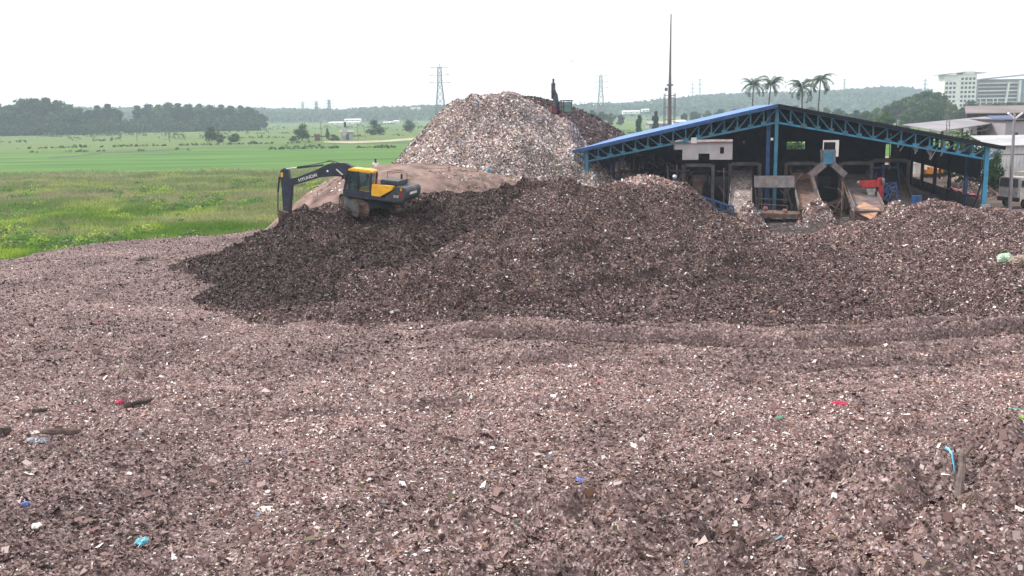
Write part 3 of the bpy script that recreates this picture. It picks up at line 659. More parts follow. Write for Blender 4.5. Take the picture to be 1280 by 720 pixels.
# ------------------------------------------------------------------ people by skin modifier
def figure(name, joints, edges, radii, m, loc, rz=0, label=None, group=None):
    me = bpy.data.meshes.new(name); me.from_pydata([Vector(j) for j in joints], edges, [])
    o = bpy.data.objects.new(name, me); COL.objects.link(o)
    o.modifiers.new('skin', 'SKIN'); 
    for i, v in enumerate(me.skin_vertices[0].data): v.radius = (radii[i], radii[i]); v.use_root = (i == 0)
    s = o.modifiers.new('sub', 'SUBSURF'); s.levels = 2; s.render_levels = 2
    dg = bpy.context.evaluated_depsgraph_get(); m2 = bpy.data.meshes.new_from_object(o.evaluated_get(dg))
    bpy.data.objects.remove(o); m2.materials.clear(); m2.materials.append(m); m2.name = name
    o = bpy.data.objects.new(name, m2); COL.objects.link(o); o.location = loc; o.rotation_euler.z = rz
    m2.polygons.foreach_set('use_smooth', [True] * len(m2.polygons))
    return tag(o, label, 'person', group)
def standing(loc, rz, shirt, trousers, label):
    J = [(0,0,.93),(0,0,1.1),(0,.01,1.3),(0,0,1.45),(0,0,1.52),(0,-.01,1.63),(0,-.01,1.7), (.17,0,1.42),(.25,.02,1.15),(.25,-.1,.92),(.25,-.13,.83), (-.17,0,1.42),(-.25,.02,1.15),(-.23,-.12,.93),(-.22,-.16,.84),
         (.1,0,.88),(.11,-.02,.5),(.11,.02,.1),(.12,-.12,.04), (-.1,0,.88),(-.11,.0,.5),(-.12,.03,.1),(-.13,-.11,.04)]
    E = [(0,1),(1,2),(2,3),(3,4),(4,5),(5,6),(3,7),(7,8),(8,9),(9,10),(3,11),(11,12),(12,13),(13,14),(0,15),(15,16),(16,17),(17,18),(0,19),(19,20),(20,21),(21,22)]
    Rr = [.14,.14,.15,.1,.055,.09,.07,.065,.05,.04,.035,.065,.05,.04,.035,.095,.065,.05,.04,.095,.065,.05,.04]
    o = figure('person', J, E, Rr, M_SKIN, loc, rz, label)
    J2 = [(0,0,.98),(0,0,1.15),(0,.01,1.32),(0,0,1.44),(.17,0,1.41),(.25,.02,1.18),(-.17,0,1.41),(-.25,.02,1.18)]
    s = figure('shirt', J2, [(0,1),(1,2),(2,3),(3,4),(4,5),(3,6),(6,7)], [.165,.165,.175,.12,.085,.075,.085,.075], shirt, (0,0,0)); s.parent = o; del s['category']
    J3 = [(0,0,.95),(.1,0,.86),(.11,-.02,.5),(.11,.02,.12),(-.1,0,.86),(-.11,0,.5),(-.12,.03,.12)]
    s = figure('trousers', J3, [(0,1),(1,2),(2,3),(0,4),(4,5),(5,6)], [.155,.12,.085,.07,.12,.085,.07], trousers, (0,0,0)); s.parent = o; del s['category']
    hb = bmesh.new(); bmesh.ops.create_icosphere(hb, subdivisions=2, radius=.108)
    for v_ in hb.verts: v_.co = Vector((v_.co.x * .92, v_.co.y + .01, max(v_.co.z, -.01) + 1.67))
    me = bpy.data.meshes.new('hair'); hb.to_mesh(me); hb.free(); me.materials.append(M_BLACK); h = bpy.data.objects.new('hair', me); COL.objects.link(h); h.parent = o
    return o
best = None                                   # stand him where the berm puts his head at the height seen over the cab
for D_ in np.arange(74, 91, .25):
    hd = AV(469.3, 197.5, D_); gz = float(SC.z(np.array([hd.x]), np.array([hd.y]))[0]); e_ = abs(gz - (hd.z - 1.77))
    if best is None or e_ < best[0]: best = (e_, Vector((hd.x, hd.y, gz - .03)))
pp = best[1]
wp = standing(pp, R(20), M_CLOTHW, M_TROUS, 'person in a white shirt standing on the brown berm just behind the excavator cab')
print('WP', pp, best[0])

# ------------------------------------------------------------------ second excavator, seen from behind over the top of the tall mound
e2 = empty('excavator', label='second excavator behind the top of the tall pale mound, its arm raised upright', cat='excavator')
p = AV(700, 144, 101.5); e2.location = p; e2.rotation_euler.z = R(10)
k = 1200 / 101.5
M_DKM2 = mat('dull_maroon', (.16, .05, .05), .7)
M_GREYG = mat('grey_green_paint', (.06, .085, .075), .6, 0, .2, 2, 0, .3, DIRT, .3)
MB().box((-.35, 0, -.35), (1.3, 2.2, .7)).build('deck', mat('maroon_paint', (.12, .03, .035), .6), e2, .04)
c2 = MB().box((.62, -.3, .9), (.95, 1.3, .1)).build('cab', M_GREYG, e2, .02)
for a in (.2, 1.05):
    for b in (-.9, .3): MB().beam((a, b, .2), (a, b, 1.45), .08, .08).build('cab_post', M_BLACK, c2)
MB().box((.62, -.3, 1.48), (1.1, 1.4, .1)).build('cab_roof', M_DGREY, c2, .02)
MB().box((.62, -.93, .85), (.75, .02, 1.0)).box((.19, -.3, .85), (.02, 1.1, 1.0)).box((1.06, -.3, .85), (.02, 1.1, 1.0)).build('cab_window', glass('green_glass', (.12, .2, .17), .7), c2)
b2 = MB().beam((-.15, .3, .2), (-.3, 1.0, 2.1), .42, .5).beam((-.3, 1.0, 2.1), (-.42, 1.4, 2.6), .36, .45).build('boom', M_NAVY, e2, .03)
MB().beam((-.42, 1.2, 1.7), (-.46, 1.0, 3.3), .3, .4).beam((-.46, 1.0, 3.3), (-.47, .9, 3.75), .16, .2).build('arm', M_DGREY, e2, .02)
MB().tube((-.02, .5, .9), (-.12, .9, 2.2), .09).build('cylinder', M_BLACK, b2)
MB().prism([(-.5, -.4), (.5, -.4), (.4, .35), (-.4, .35)], 0, .6, lambda a, b, y: (-.75 + a * .6, y - .6, .6 + b)).build('bucket', M_DKM2, e2, .02)
for s_ in (-1, 1): MB().box((s_ * .95, 0, -1.0), (.6, 3.6, .85)).build('track', M_TRACK, e2, .15)
# ------------------------------------------------------------------ the blue shed
TH = R(11.8)
SH0 = Vector((.275 * 84, 84, 0))
shed = empty('processing_shed', SH0, -TH, 'large open-fronted blue steel shed with a low gable roof and lattice truss', 'shed')
SHM = Matrix.Translation(SH0) @ Matrix.Rotation(-TH, 4, 'Z'); SHI = SHM.inverted()
def sh(px, py, yl):          # where the view ray meets the shed's own plane y = yl -> local (x, y, z)
    o_ = SHI @ Vector(CAM.tolist()); d_ = SHI.to_3x3() @ Vector(ray(px, py).tolist()); t = (yl - o_.y) / d_.y; p = o_ + d_ * t; return Vector((p.x, yl, p.z))
def shw(px, py, yl): return SHM @ sh(px, py, yl)
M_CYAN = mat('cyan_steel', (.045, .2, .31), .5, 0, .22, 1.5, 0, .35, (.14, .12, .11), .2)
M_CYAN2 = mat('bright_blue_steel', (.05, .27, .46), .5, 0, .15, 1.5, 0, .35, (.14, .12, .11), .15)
M_BLUE = mat('dark_blue_steel', (.025, .075, .2), .5, 0, .2, 1.5, 0, .35)
M_ROOF = corrugated('blue_roof_sheet', (.075, .2, .58), 1, .28, .35, None, .3, .03, .12)
M_DARKIN = mat('dark_paint_and_shade', (.012, .012, .02), .9)  # near-black for dark steel and for shade put into colour inside the sheds
M_CLAD = corrugated('dark_cladding', (.035, .034, .045), 1, .25, .7, (.08, .05, .04), .3, .03)
M_GREYM = mat('grey_machine', (.19, .17, .175), .6, 0, .25, 2, 0, .3, (.2, .12, .09), .45)
M_BROWNM = mat('rusty_machine', (.16, .115, .10), .75, 0, .35, 2, .2, .2, RUST, .5)
M_DKM = mat('dark_machine', (.05, .04, .042), .7, 0, .3, 2, 0, .2, RUST, .2)
M_ORANGE = mat('rust_plate', (.36, .2, .13), .8, 0, .25, 3, .2, .2, (.45, .3, .22), .4)
M_CONC = mat('concrete', (.4, .38, .35), .9, 0, .25, 1.2, .3, .1)
XL, XR, ZR, ZE, LEN = -16.55, 17.0, 9.15, 5.62, 45.0
sl_l, sl_r = (ZR - ZE) / -XL, (ZR - ZE) / XR
def zr(x): return ZR + sl_l * x if x < 0 else ZR - sl_r * x
# roof
t = .07
for (xa, xb, nm) in ((XL - 1.1, 0, 'l'), (0, XR + 1.1, 'r')):
    za, zb = zr(xa), zr(xb)
    MB().slab([(xa, -1.1, za + .12), (xb, -1.1, zb + .12), (xb, LEN, zb + .12), (xa, LEN, za + .12)], t).build('roof', M_ROOF, shed)
    MB().slab([(xa + .1, -1.0, za + .02), (xb, -1.0, zb + .02), (xb, LEN - .1, zb + .02), (xa + .1, LEN - .1, za + .02)], .03).build('roof_shade_sheet', M_DARKIN, shed)  # dark sheet added below the roof, its colour holds the underside's shade
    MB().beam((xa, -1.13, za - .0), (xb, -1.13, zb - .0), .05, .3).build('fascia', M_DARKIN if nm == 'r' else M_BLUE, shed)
# front truss
tr = MB().beam((XL, 0, ZE - .12), (0, 0, ZR - .12), .16, .16).beam((0, 0, ZR - .12), (XR, 0, ZE - .12), .16, .16).build('roof_truss', M_CYAN, shed)
DT = 1.22
bl0, bc, br0 = sh(739, 202, 0), sh(971, 153, 0), sh(1229, 199, 0)
def zb_(x): return bl0.z + (bc.z - bl0.z) * (x - XL) / -XL if x < 0 else bc.z + (br0.z - bc.z) * x / XR
MB().beam((XL, 0, zb_(XL)), (0, 0, bc.z), .15, .17).build('bottom_chord', M_CYAN, tr)
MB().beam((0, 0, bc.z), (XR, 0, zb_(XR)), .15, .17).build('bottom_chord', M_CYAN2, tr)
NP = 15
for side, X in ((0, XL), (1, XR)):
    for k in range(NP + 1):
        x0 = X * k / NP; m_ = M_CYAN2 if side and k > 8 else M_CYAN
        if k > 0: MB().beam((x0, 0, zb_(x0)), (x0, 0, zr(x0) - .15), .10, .12).build('strut', m_, tr)
        if k < NP:
            x1 = X * (k + 1) / NP
            ctr = (k < 7) if side == 0 else (k >= 7)
            a, b = (x0, x1) if ctr else (x1, x0)      # brace runs bottom(a) to top(b)
            if side == 0: a, b = b, a
            if side == 1: pass
            MB().beam((a, .02, zb_(a)), (b, .02, zr(b) - .15), .08, .09).build('brace', m_, tr)
            MB().box((x0 if k else .0, -.09, zb_(x0) + .12), (.42, .02, .34)).build('gusset_plate', m_, tr)
# overhanging outriggers at both eaves
MB().beam((XL - 1.0, 0, ZE - .35), (XL, 0, zb_(XL)), .08, .1).beam((XL - 1.0, 0, ZE - .3), (XL - 1.0, 0, ZE - 1.2), .08, .08).beam((XL - .5, 0, ZE - .3), (XL - .5, 0, ZE - 1.2), .06, .06).build('outrigger', M_CYAN, tr)
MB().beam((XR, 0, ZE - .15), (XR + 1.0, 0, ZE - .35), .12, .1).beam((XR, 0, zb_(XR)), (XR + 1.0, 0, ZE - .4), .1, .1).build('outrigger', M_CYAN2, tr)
# columns
def column(x, y, z0, z1, w, m): return MB().box((x, y, (z0 + z1) / 2), (w, w, z1 - z0)).build('column', m, shed, .01)
column(XL + .05, 0, 2.9, ZE, .34, M_CYAN); column(XL + .05, 0, 1.3, 2.9, .34, M_RED); column(XL + .05, 0, -.2, 1.3, .34, M_CYAN)
cc = column(0, 0, -.4, ZR - .2, .3, M_CYAN); column(-.62, .8, -.4, ZR - .4, .34, M_BLUE)
column(XR, 0, .3, ZE, .36, M_CYAN2); MB().box((XR + .1, 0, .2), (.75, .7, 1.0)).build('column_base', M_CONC, shed, .03)
for k in range(1, 8):
    y_ = k * 6.2
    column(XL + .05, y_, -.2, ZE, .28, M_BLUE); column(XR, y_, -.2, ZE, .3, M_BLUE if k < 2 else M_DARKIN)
for k in range(12): column(XL + .05, 2.0 + k * 2.05, -.2, 3.0, .14, M_BLUE)
# inner frames
for y_ in (12.4, 24.8, 37.2):
    f = MB().beam((XL, y_, ZE - .1), (0, y_, ZR - .1), .14, .14).beam((0, y_, ZR - .1), (XR, y_, ZE - .1), .14, .14).beam((XL, y_, zb_(XL)), (0, y_, bc.z), .12, .12).beam((0, y_, bc.z), (XR, y_, zb_(XR)), .12, .12)
    for k in range(1, 14):
        for X in (XL, XR): f.beam((X * k / 14, y_, zb_(X * k / 14)), (X * (k + 1) / 14, y_, zr(X * (k + 1) / 14) - .1), .07, .07)
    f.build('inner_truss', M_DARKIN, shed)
MB().box((.2, LEN / 2 + 1, -.02), (XR - XL - .3, LEN + 1, .1)).build('floor_slab', mat('shaded_floor', (.05, .042, .042), .8, 0, .4, .6), shed)  # slab added with the shade under the roof put into its colour
# side walls
MB().box((XL - .12, LEN / 2, 4.25), (.06, LEN, 2.6)).build('side_cladding', M_CLAD, shed)
MB().box((XR + .12, LEN / 2 + 1, 3.7), (.06, LEN - 2, 2.1)).build('side_cladding', M_CLAD, shed)
MB().box((XR + .12, 33, 5.2), (.06, 24, .9)).build('side_cladding', M_CLAD, shed)
MB().box((XR + .12, 15.7, .4), (.12, 29.5, 1.0)).build('low_wall', corrugated('grey_sheet', (.2, .2, .21), 1, .25, .6, DIRT, .3), shed)
MB().box((XR + .12, 38, 1.3), (.06, 15, 2.8)).build('side_cladding', M_CLAD, shed)
MB().beam((XR - .1, -.1, 3.4), (XR - .9, -.4, .1), .1, .1).build('prop', M_DARKIN, shed)
# back wall with gaps
zt = lambda x: zr(x)
holes = []
for (a, b, c, d) in ((842, 916, 174, 200), (983, 1006, 177, 187), (1028, 1049, 175, 196), (1106, 1112, 180, 206)):
    p0 = sh(a, d, LEN); p1 = sh(b, c, LEN); holes.append((p0.x, p1.x, p0.z, p1.z))
bw = MB(); xs_ = sorted({XL, 0.0, XR} | {h[0] for h in holes} | {h[1] for h in holes})
for a, b in zip(xs_[:-1], xs_[1:]):
    mid = (a + b) / 2; hs = [h for h in holes if h[0] <= mid <= h[1]]
    def panel(z0, za, zb): bw.hexa([(a, LEN, z0), (b, LEN, z0), (b, LEN + .06, z0), (a, LEN + .06, z0), (a, LEN, za), (b, LEN, zb), (b, LEN + .06, zb), (a, LEN + .06, za)])
    if not hs: panel(-.2, zr(a), zr(b))
    else:
        h = hs[0]; panel(-.2, h[2], h[2]); panel(h[3], zr(a), zr(b))
bw.build('back_wall', M_CLAD, shed)
# dark boxes and hanging sheets that break up the gap
for (a, b, c, d, yl) in ((842, 853, 187, 203, 40), (873, 887, 192, 202, 40), (900, 905, 184, 192, 43)):
    p0 = sh(a, d, yl); p1 = sh(b, c, yl)
    MB().box(((p0.x + p1.x) / 2, yl, (p0.z + p1.z) / 2), (p1.x - p0.x, .3, p1.z - p0.z)).build('inner_panel', M_DKM, shed)
# lamps
def lamp(px, py, yl, s=.35):
    p = sh(px, py, yl); o = MB().box(p, (s, .15, s)).build('floodlight', M_WHITE, shed, .02); return o
lamp(867.5, 175.5, -.3, .5); lamp(965, 174, -.25, .22); lamp(930, 177.5, 30, .35)
M_RAG = mat('pale_rag', (.5, .47, .46), .8, 0, .3, 4)
# hanging rags on the left bay
for i, (px, py) in enumerate([(774,203),(781,200),(787,205),(793,199),(800,203),(805,198)]):
    p = sh(px, py, 20 + i * 2); hgt = random.uniform(1.2, 2.2)
    MB().beam(p, p - Vector((.1, 0, hgt)), .45, .05).build('hanging_sheet', mat('rag', random.choice([(.4, .37, .36), (.25, .2, .19), (.5, .46, .45)]), .9, 0, .3, 3), shed)

for i, px in enumerate((1124, 1132, 1141, 1149, 1157, 1165, 1172, 1180)):
    p = sh(px, 176 + (px - 1124) * .17 + (i % 3), .7 + .3 * (i % 2))
    MB().beam(p, p + Vector((random.uniform(-.5, .5), .1, -random.uniform(.5, 1.0))), .25 + .15 * (i % 3), .05).build('hanging_sheet', M_RAG if i % 3 else M_WHITE, shed)
# steelwork, pipes and cables inside the bays
def rack(L, D, w, m, label, cat='frame'):
    t = empty('steel_rack', AV(L[0][0], L[0][1], D), 0, label, cat); o_ = Vector(t.location)
    for k, (a, b, c, d) in enumerate(L): MB().beam(AV(a, b, D + (k % 3) * .5) - o_, AV(c, d, D + (k % 3) * .5) - o_, w * (1 if k % 2 else 1.5), w).build('bar', m, t)
rack([(846,206,846,246),(856,206,856,250),(838,214,862,213),(840,226,860,228),(842,238,858,206),(834,206,836,236)], 84, .14, M_DKM, 'dark steel rack at the left of the round drum mouth')
rack([(944,236,946,266),(952,236,952,266),(960,236,962,264),(984,236,990,262),(976,238,992,258),(1003,216,986,238),(946,248,986,250)], 84, .11, M_GREYM, 'tangle of grey struts below the bridge beam')
rack([(1054,228,1052,278),(1048,236,1066,262),(1052,250,1040,268),(1030,252,1050,262),(1028,262,1056,266)], 79, .13, M_BROWNM, 'rusty bracing under the gantry, left of the right conveyor')
rack([(905,210,905,262),(897,214,911,215),(899,232,913,256),(911,236,917,260)], 80, .12, M_DKM, 'dark upright frame on the left side of the loaded conveyor')
rack([(1104,206,1104,228),(1090,210,1120,209),(1122,204,1124,232),(1096,216,1090,230)], 88, .14, M_BLUE, 'blue crossbars above the blue-grey lattice machine')
rack([(762,216,800,214),(770,224,806,222),(790,210,790,228),(803,208,803,230),(776,212,778,230)], 100, .16, M_BROWNM, 'rusty bars at the back of the left bay under the hanging sheets')
# ------------------------------------------------------------------ little waste piles
def pile(name, c, rx, ry, h, label, tone=1.5, n=1500, sm=.14, seed=0, pale=1.5):
    def f(x, y):
        r = np.sqrt(((x - c[0]) / rx) ** 2 + ((y - c[1]) / ry) ** 2)
        return c[2] - .25 + (h + .25) * np.clip(1 - r ** 1.6, -.1, 1) + .22 * h * fbm(x + seed, y, rx * .6, 3, 120 + seed % 7) * (r < 1.1)
    S = Surf(c[0] - rx * 1.15, c[0] + rx * 1.15, c[1] - ry * 1.15, c[1] + ry * 1.15, max(rx, ry) / 22, f)
    o = S.mesh(name, M_WB, S.Z > c[2] - .24); tag(o, label, 'waste pile')
    rg = np.random.default_rng(seed + 50); x = rg.uniform(S.x0, S.x1, n * 2); y = rg.uniform(S.y0, S.y1, n * 2); k = S.z(x, y) > c[2] - .15
    flakes('shredded_litter', x[k][:n], y[k][:n], S, tone + 0 * x[k][:n], pale, .7, seed=seed + 20, smin=.06, smed=sm, smax=.4, tilt=.6, lift=.04, parent=o)
    return o
def W(p): return (p.x, p.y, p.z)
pile('waste_pile', W(AV(935, 285, 73)), 1.45, 1.3, 1.75, 'pale shredded waste heaped at the foot of the left conveyor with the grey bridge beam', seed=1, pale=2.2)
pile('waste_pile', W(AV(1021, 285, 73)), 1.8, 1.4, 2.1, 'pale shredded waste heaped at the foot of the middle conveyor under the blue hood', seed=2, pale=2.2)
pile('waste_pile', W(AV(1118, 278, 74)), 2.0, 2.4, 1.6, 'pinkish waste pile between the red machine and the right hump of the dark mound', 1.5, 3500, .12, 3)
pile('waste_pile', W(AV(806, 247, 76)), 4.6, 4, 1.6, 'pale waste pile in front of the left bay of the blue shed', 1.9, 6500, .14, 4)

# dark sheet added in front of the shed, shade under the machines as colour
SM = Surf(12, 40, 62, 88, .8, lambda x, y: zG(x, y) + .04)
o = SM.mesh('shade_apron', waste_mat('shade_ground', (.02, .016, .016), (.045, .034, .033), (.25, .21, .2), .6), (SM.X > 12.5 + (SM.Y - 62) * .3) & (SM.X < 36 + fbm(SM.X, SM.Y, 4, 2, 5))); tag(o, kind='structure')
# ------------------------------------------------------------------ screening plant inside
def trommel(px, yl, label, wide=2.75, drum=True):
    p = sh(px, 252, yl); p.z = 0; w = wide
    t_ = empty('trommel_screen', SHM @ p, -TH, label, 'machine', 'trommel screens in a row inside the blue shed')
    MB().box((-w / 2, 0, 1.9), (.3, .4, 3.8)).box((w / 2, 0, 1.9), (.3, .4, 3.8)).box((0, 0, 3.75), (w - .31, .38, .32)).build('front_frame', M_GREYM, t_, .02)
    MB().box((0, 3.6, 3.6), (w, 6.6, .12)).box((-w / 2, 3.6, 2.2), (.08, 6.6, 2.6)).box((w / 2, 3.6, 2.2), (.08, 6.6, 2.6)).build('housing', M_DKM, t_)
    if drum:
        d = MB(); n = 26
        for i in range(n):
            a, b = 2 * math.pi * i / n, 2 * math.pi * (i + 1) / n
            for r0, r1, y0, y1 in ((.98, 1.1, .0, .25), (.9, .96, .2, 6)):
                P = [(math.cos(q) * r, y, 2.25 + math.sin(q) * r) for y in (y0, y1) for (q, r) in ((a, r0), (b, r0), (b, r1), (a, r1))]; d.hexa(P)
        d.build('drum', M_DKM, t_)
        MB().box((0, .05, 2.75), (1.35, .25, .12)).hexa([(-.4, -.9, .9), (.4, -.9, .9), (.4, -.8, .9), (-.4, -.8, .9), (-.5, .1, 2.6), (.5, .1, 2.6), (.5, .2, 2.6), (-.5, .2, 2.6)]).build('chute', M_BROWNM, t_)
    return t_
trommel(872, 6, 'trommel screen with a round drum mouth, left of the two narrow conveyors', drum=True)
trommel(930, 8, 'trommel screen behind the left conveyor that carries pale waste')
trommel(1000, 8, 'trommel screen behind the middle conveyor, right of the centre column')
trommel(1068, 8, 'trommel screen behind the right rusty conveyor', drum=False)
trommel(1110, 12, 'trommel screen farthest right, behind the red machine', 3.4, drum=False)

def conveyor(p0, p1, w, label, belt=M_BROWNM, side=M_GREYM, legs=True, lip=.28, n_idl=7):
    p0, p1 = Vector(p0), Vector(p1)
    t_ = empty('conveyor', (p0 + p1) / 2, 0, label, 'conveyor'); c = (p0 + p1) / 2; a, b = p0 - c, p1 - c
    d = (b - a).normalized(); r = d.cross(Vector((0, 0, 1))).normalized(); u = r.cross(d)
    MB().beam(a, b, w - .1, .08, u).build('belt', belt, t_)
    for s_ in (-1, 1):
        MB().beam(a + r * s_ * w / 2 + u * lip / 2, b + r * s_ * w / 2 + u * lip / 2, .07, lip + .2, u).build('side_rail', side, t_)
    i_ = MB()
    for k in range(n_idl):
        q = a + (b - a) * (k + .5) / n_idl - u * .14; i_.tube(q - r * w / 2, q + r * w / 2, .06, n=8)
    i_.build('rollers', M_DKM, t_)
    if legs:
        for f_ in (.25, .6, .9):
            q = a + (b - a) * f_
            for s_ in (-1, 1): MB().beam(q + r * s_ * w / 2, Vector((q.x + r.x * s_ * w / 2, q.y + r.y * s_ * w / 2, -c.z - .2)), .09, .09).build('leg', M_DKM, t_)
    return t_
conveyor(AV(925, 266, 74.5), AV(927.5, 213, 91), 1.75, 'steep narrow conveyor left of the centre column, its belt loaded with pale waste', waste_mat('belt_waste', (.1, .08, .075), (.24, .19, .18), (.6, .55, .5), .8))
MB().slab([AV(942.5, 219.5, 82.5), AV(993, 219.5, 81), AV(993, 234.5, 80.8), AV(942.5, 234.5, 82.3)], .5).build('bridge_beam', M_GREYM, None, .02)
tag(bpy.data.objects['bridge_beam'], 'plain grey box beam spanning between the left and middle conveyors', 'beam')
conveyor(AV(1013, 262, 75), AV(1000, 213, 91), 1.75, 'middle conveyor left of the blue hood, rusty orange at its top', M_BROWNM)
cB = MB().slab([AV(990.5, 216, 88.6), AV(1012.5, 216, 88.6), AV(1014, 231, 85), AV(994, 231, 85)], .05).build('hopper_plate', M_ORANGE, None); tag(cB, 'rusty orange hopper plate at the top of the middle conveyor', 'hopper')
conveyor(AV(1087, 264, 74), AV(1067, 218, 88), 2.2, 'right conveyor leaning outwards, right of the blue hood, with a wide smooth belt', mat('worn_belt', (.15, .12, .125), .6, 0, .2, 1.2, 0, .3, (.3, .17, .11), .35))
hp = MB().slab([AV(1064, 262, 75.0), AV(1080, 252, 75.8), AV(1100.5, 261, 74.2), AV(1091, 275, 73.0)], .07).build('discharge_plate', M_ORANGE, None, .01); tag(hp, 'tan discharge plate at the lower end of the right conveyor', 'chute')
bk2 = MB()
for a_, b_, c_, d_ in ((1064,262,1066,290),(1069,265,1070,292),(1090,275,1091,285),(1100,262,1101,278)): bk2.beam(AV(a_, b_, 74.6), AV(c_, d_, 74.6), .14, .14)
bk2.beam(AV(1064, 266, 74.7), AV(1091, 279, 73.6), .1, .1).beam(AV(1052, 222, 83), AV(1070, 275, 75), .12, .12)
o = bk2.build('support_frame', M_BROWNM, None); tag(o, 'rusty support legs under the tan discharge plate', 'frame')
# gantry with the blue hood
gt = empty('gantry', AV(1035, 262, 82), 0, 'blue square hood on a gantry with splayed legs between the middle and right conveyors', 'gantry'); gi = gt.location.copy()
q = lambda a, b, d: AV(a, b, d) - gi
MB().hexa([q(1026, 206, 82), q(1044.5, 206, 82), q(1044.5, 206, 84), q(1026, 206, 84), q(1025, 187, 82), q(1045, 187, 82), q(1045, 187, 84), q(1025, 187, 84)]).build('hood', M_GREYM, gt, .03)
MB().slab([q(1029, 189, 81.9), q(1041.5, 189, 81.9), q(1041.5, 205, 81.9), q(1029, 205, 81.9)], .06).build('hood_panel', M_CYAN, gt)
MB().box(q(1037, 183, 83), (.75, .75, .7)).build('cap', M_DARKIN, gt)
MB().beam(q(1030, 205, 82), q(1012, 220, 82), .55, .5).build('leg', M_GREYM, gt); MB().beam(q(1040, 205, 82), q(1056, 219, 82), .55, .5).build('leg', M_GREYM, gt)
MB().beam(q(1014, 219, 82), q(1026, 262, 80), .28, .28).build('leg', M_GREYM, gt); MB().beam(q(1051, 219, 82), q(1058, 262, 80), .25, .25).build('leg', M_DKM, gt)
MB().beam(q(1030, 233, 88), q(1050, 236, 88), .06, .06).beam(q(1024, 259, 84), q(1052, 250, 84), .2, .3).build('cross_member', M_GREYM, gt)
# blue lattice conveyor on the left
lc = empty('lattice_conveyor', AV(890, 258, 75), 0, 'blue lattice conveyor frame sloping down to the right in front of the left trommel', 'conveyor'); li = lc.location.copy(); q = lambda a, b, d: AV(a, b, d) - li
for dd in (74.5, 75.6):
    MB().beam(q(850, 236.5, dd + 2), q(917, 259, dd), .12, .14).build('rail', M_BLUE, lc); MB().beam(q(856, 247, dd + 2), q(917, 267, dd), .1, .12).build('rail', M_BLUE, lc)
for k in range(9):
    f_ = k / 8; a_ = q(852 + 65 * f_, 237.5 + 21.5 * f_, 76.5 - 2 * f_); b_ = q(857 + 60 * f_, 247 + 20 * f_, 76.5 - 2 * f_); MB().beam(a_, b_, .1, .1).build('brace', M_BLUE, lc)
MB().slab([q(850, 236, 77.6), q(917, 258.6, 75.6), q(917, 259.6, 74.5), q(850, 237, 76.5)], .05).build('belt', mat('blue_belt', (.06, .13, .25), .6, 0, .3, 2), lc)
# working platform and ladder
pf = empty('platform', AV(962, 268, 76), 0, 'brown steel working platform between the left and middle conveyors', 'platform'); pi_ = pf.location.copy(); q = lambda a, b, d: AV(a, b, d) - pi_
MB().slab([q(944, 262, 78), q(1000, 264, 78), q(1000, 268, 75.5), q(944, 266, 75.5)], .3).build('deck', M_BROWNM, pf)
r_ = MB().path([q(948, 268, 75.6), q(948, 255, 75.6), q(984, 257, 75.6), q(984, 268, 75.6)], .03)
r_.path([q(966, 267, 75.6), q(966, 256, 75.6)], .03); r_.build('railing', M_BROWNM, pf)
for a_ in (944, 960, 980, 998): MB().beam(q(a_, 267, 75.7), q(a_, 292, 75.7), .12, .12).build('leg', M_DKM, pf)
ld = MB().beam(AV(942.5, 262, 75.2), AV(942, 288, 74.6), .06, .08).beam(AV(950.5, 262, 75.2), AV(950, 288, 74.6), .06, .08)
for k in range(7): ld.tube(AV(942.4, 264 + 3.7 * k, 75.1 - .09 * k), AV(950.4, 264 + 3.7 * k, 75.1 - .09 * k), .03, n=6)
o = ld.build('ladder', M_CYAN, None); tag(o, 'short steel ladder leading up to the brown working platform', 'ladder')
for i, (a_, b_, c_, lb) in enumerate(((957, 264, (.3, .13, .14), 'small faded red sack on the left end of the brown platform'), (981, 267, (.3, .17, .17), 'faded pink sack in the middle of the brown platform'))):
    sk = bmesh.new(); bmesh.ops.create_icosphere(sk, subdivisions=3, radius=.2)
    for v_ in sk.verts: v_.co = Vector((v_.co.x * (1 - .25 * v_.co.z), v_.co.y * .8, v_.co.z * 1.05)) * (1 + .12 * math.sin(v_.co.x * 19 + i) * math.cos(v_.co.z * 17))
    me = bpy.data.meshes.new('sack'); sk.to_mesh(me); sk.free(); me.materials.append(mat('sackcloth', c_, .9, 0, .3, 6)); o = bpy.data.objects.new('sack', me); COL.objects.link(o); o.location = AV(a_, b_ - 3, 76.3); tag(o, lb, 'sack')
# red machine
rm = empty('red_feeder', AV(1090, 250, 79), 0, 'red feeder machine with a horizontal barrel and post, right of the rusty conveyor', 'machine'); ri = rm.location.copy(); q = lambda a, b, d: AV(a, b, d) - ri
MB().hexa([q(1077, 235, 79), q(1100, 234, 79), q(1100, 234, 80.5), q(1077, 235, 80.5), q(1074, 226, 79), q(1101, 224.5, 79), q(1101, 224.5, 80.5), q(1074, 226, 80.5)]).build('body', M_RED, rm, .05)
MB().tube(q(1073, 231, 79.5), q(1076, 229, 79.5), .28).build('end_cap', M_GREYM, rm); MB().tube(q(1102, 227, 79.3), q(1104.5, 227, 79.3), .3).build('end_cap', M_GREYM, rm)
MB().beam(q(1101, 222, 79.5), q(1099, 249, 79.5), .42, .42).build('post', M_RED, rm, .03)
MB().hexa([q(1085, 251, 79.2), q(1093, 249, 79.2), q(1093, 249, 80.2), q(1085, 251, 80.2), q(1083, 236, 79.2), q(1095, 235, 79.2), q(1095, 235, 80.2), q(1083, 236, 80.2)]).build('motor', mat('pale_machine', (.42, .42, .38), .6, 0, .3, 2), rm, .03)
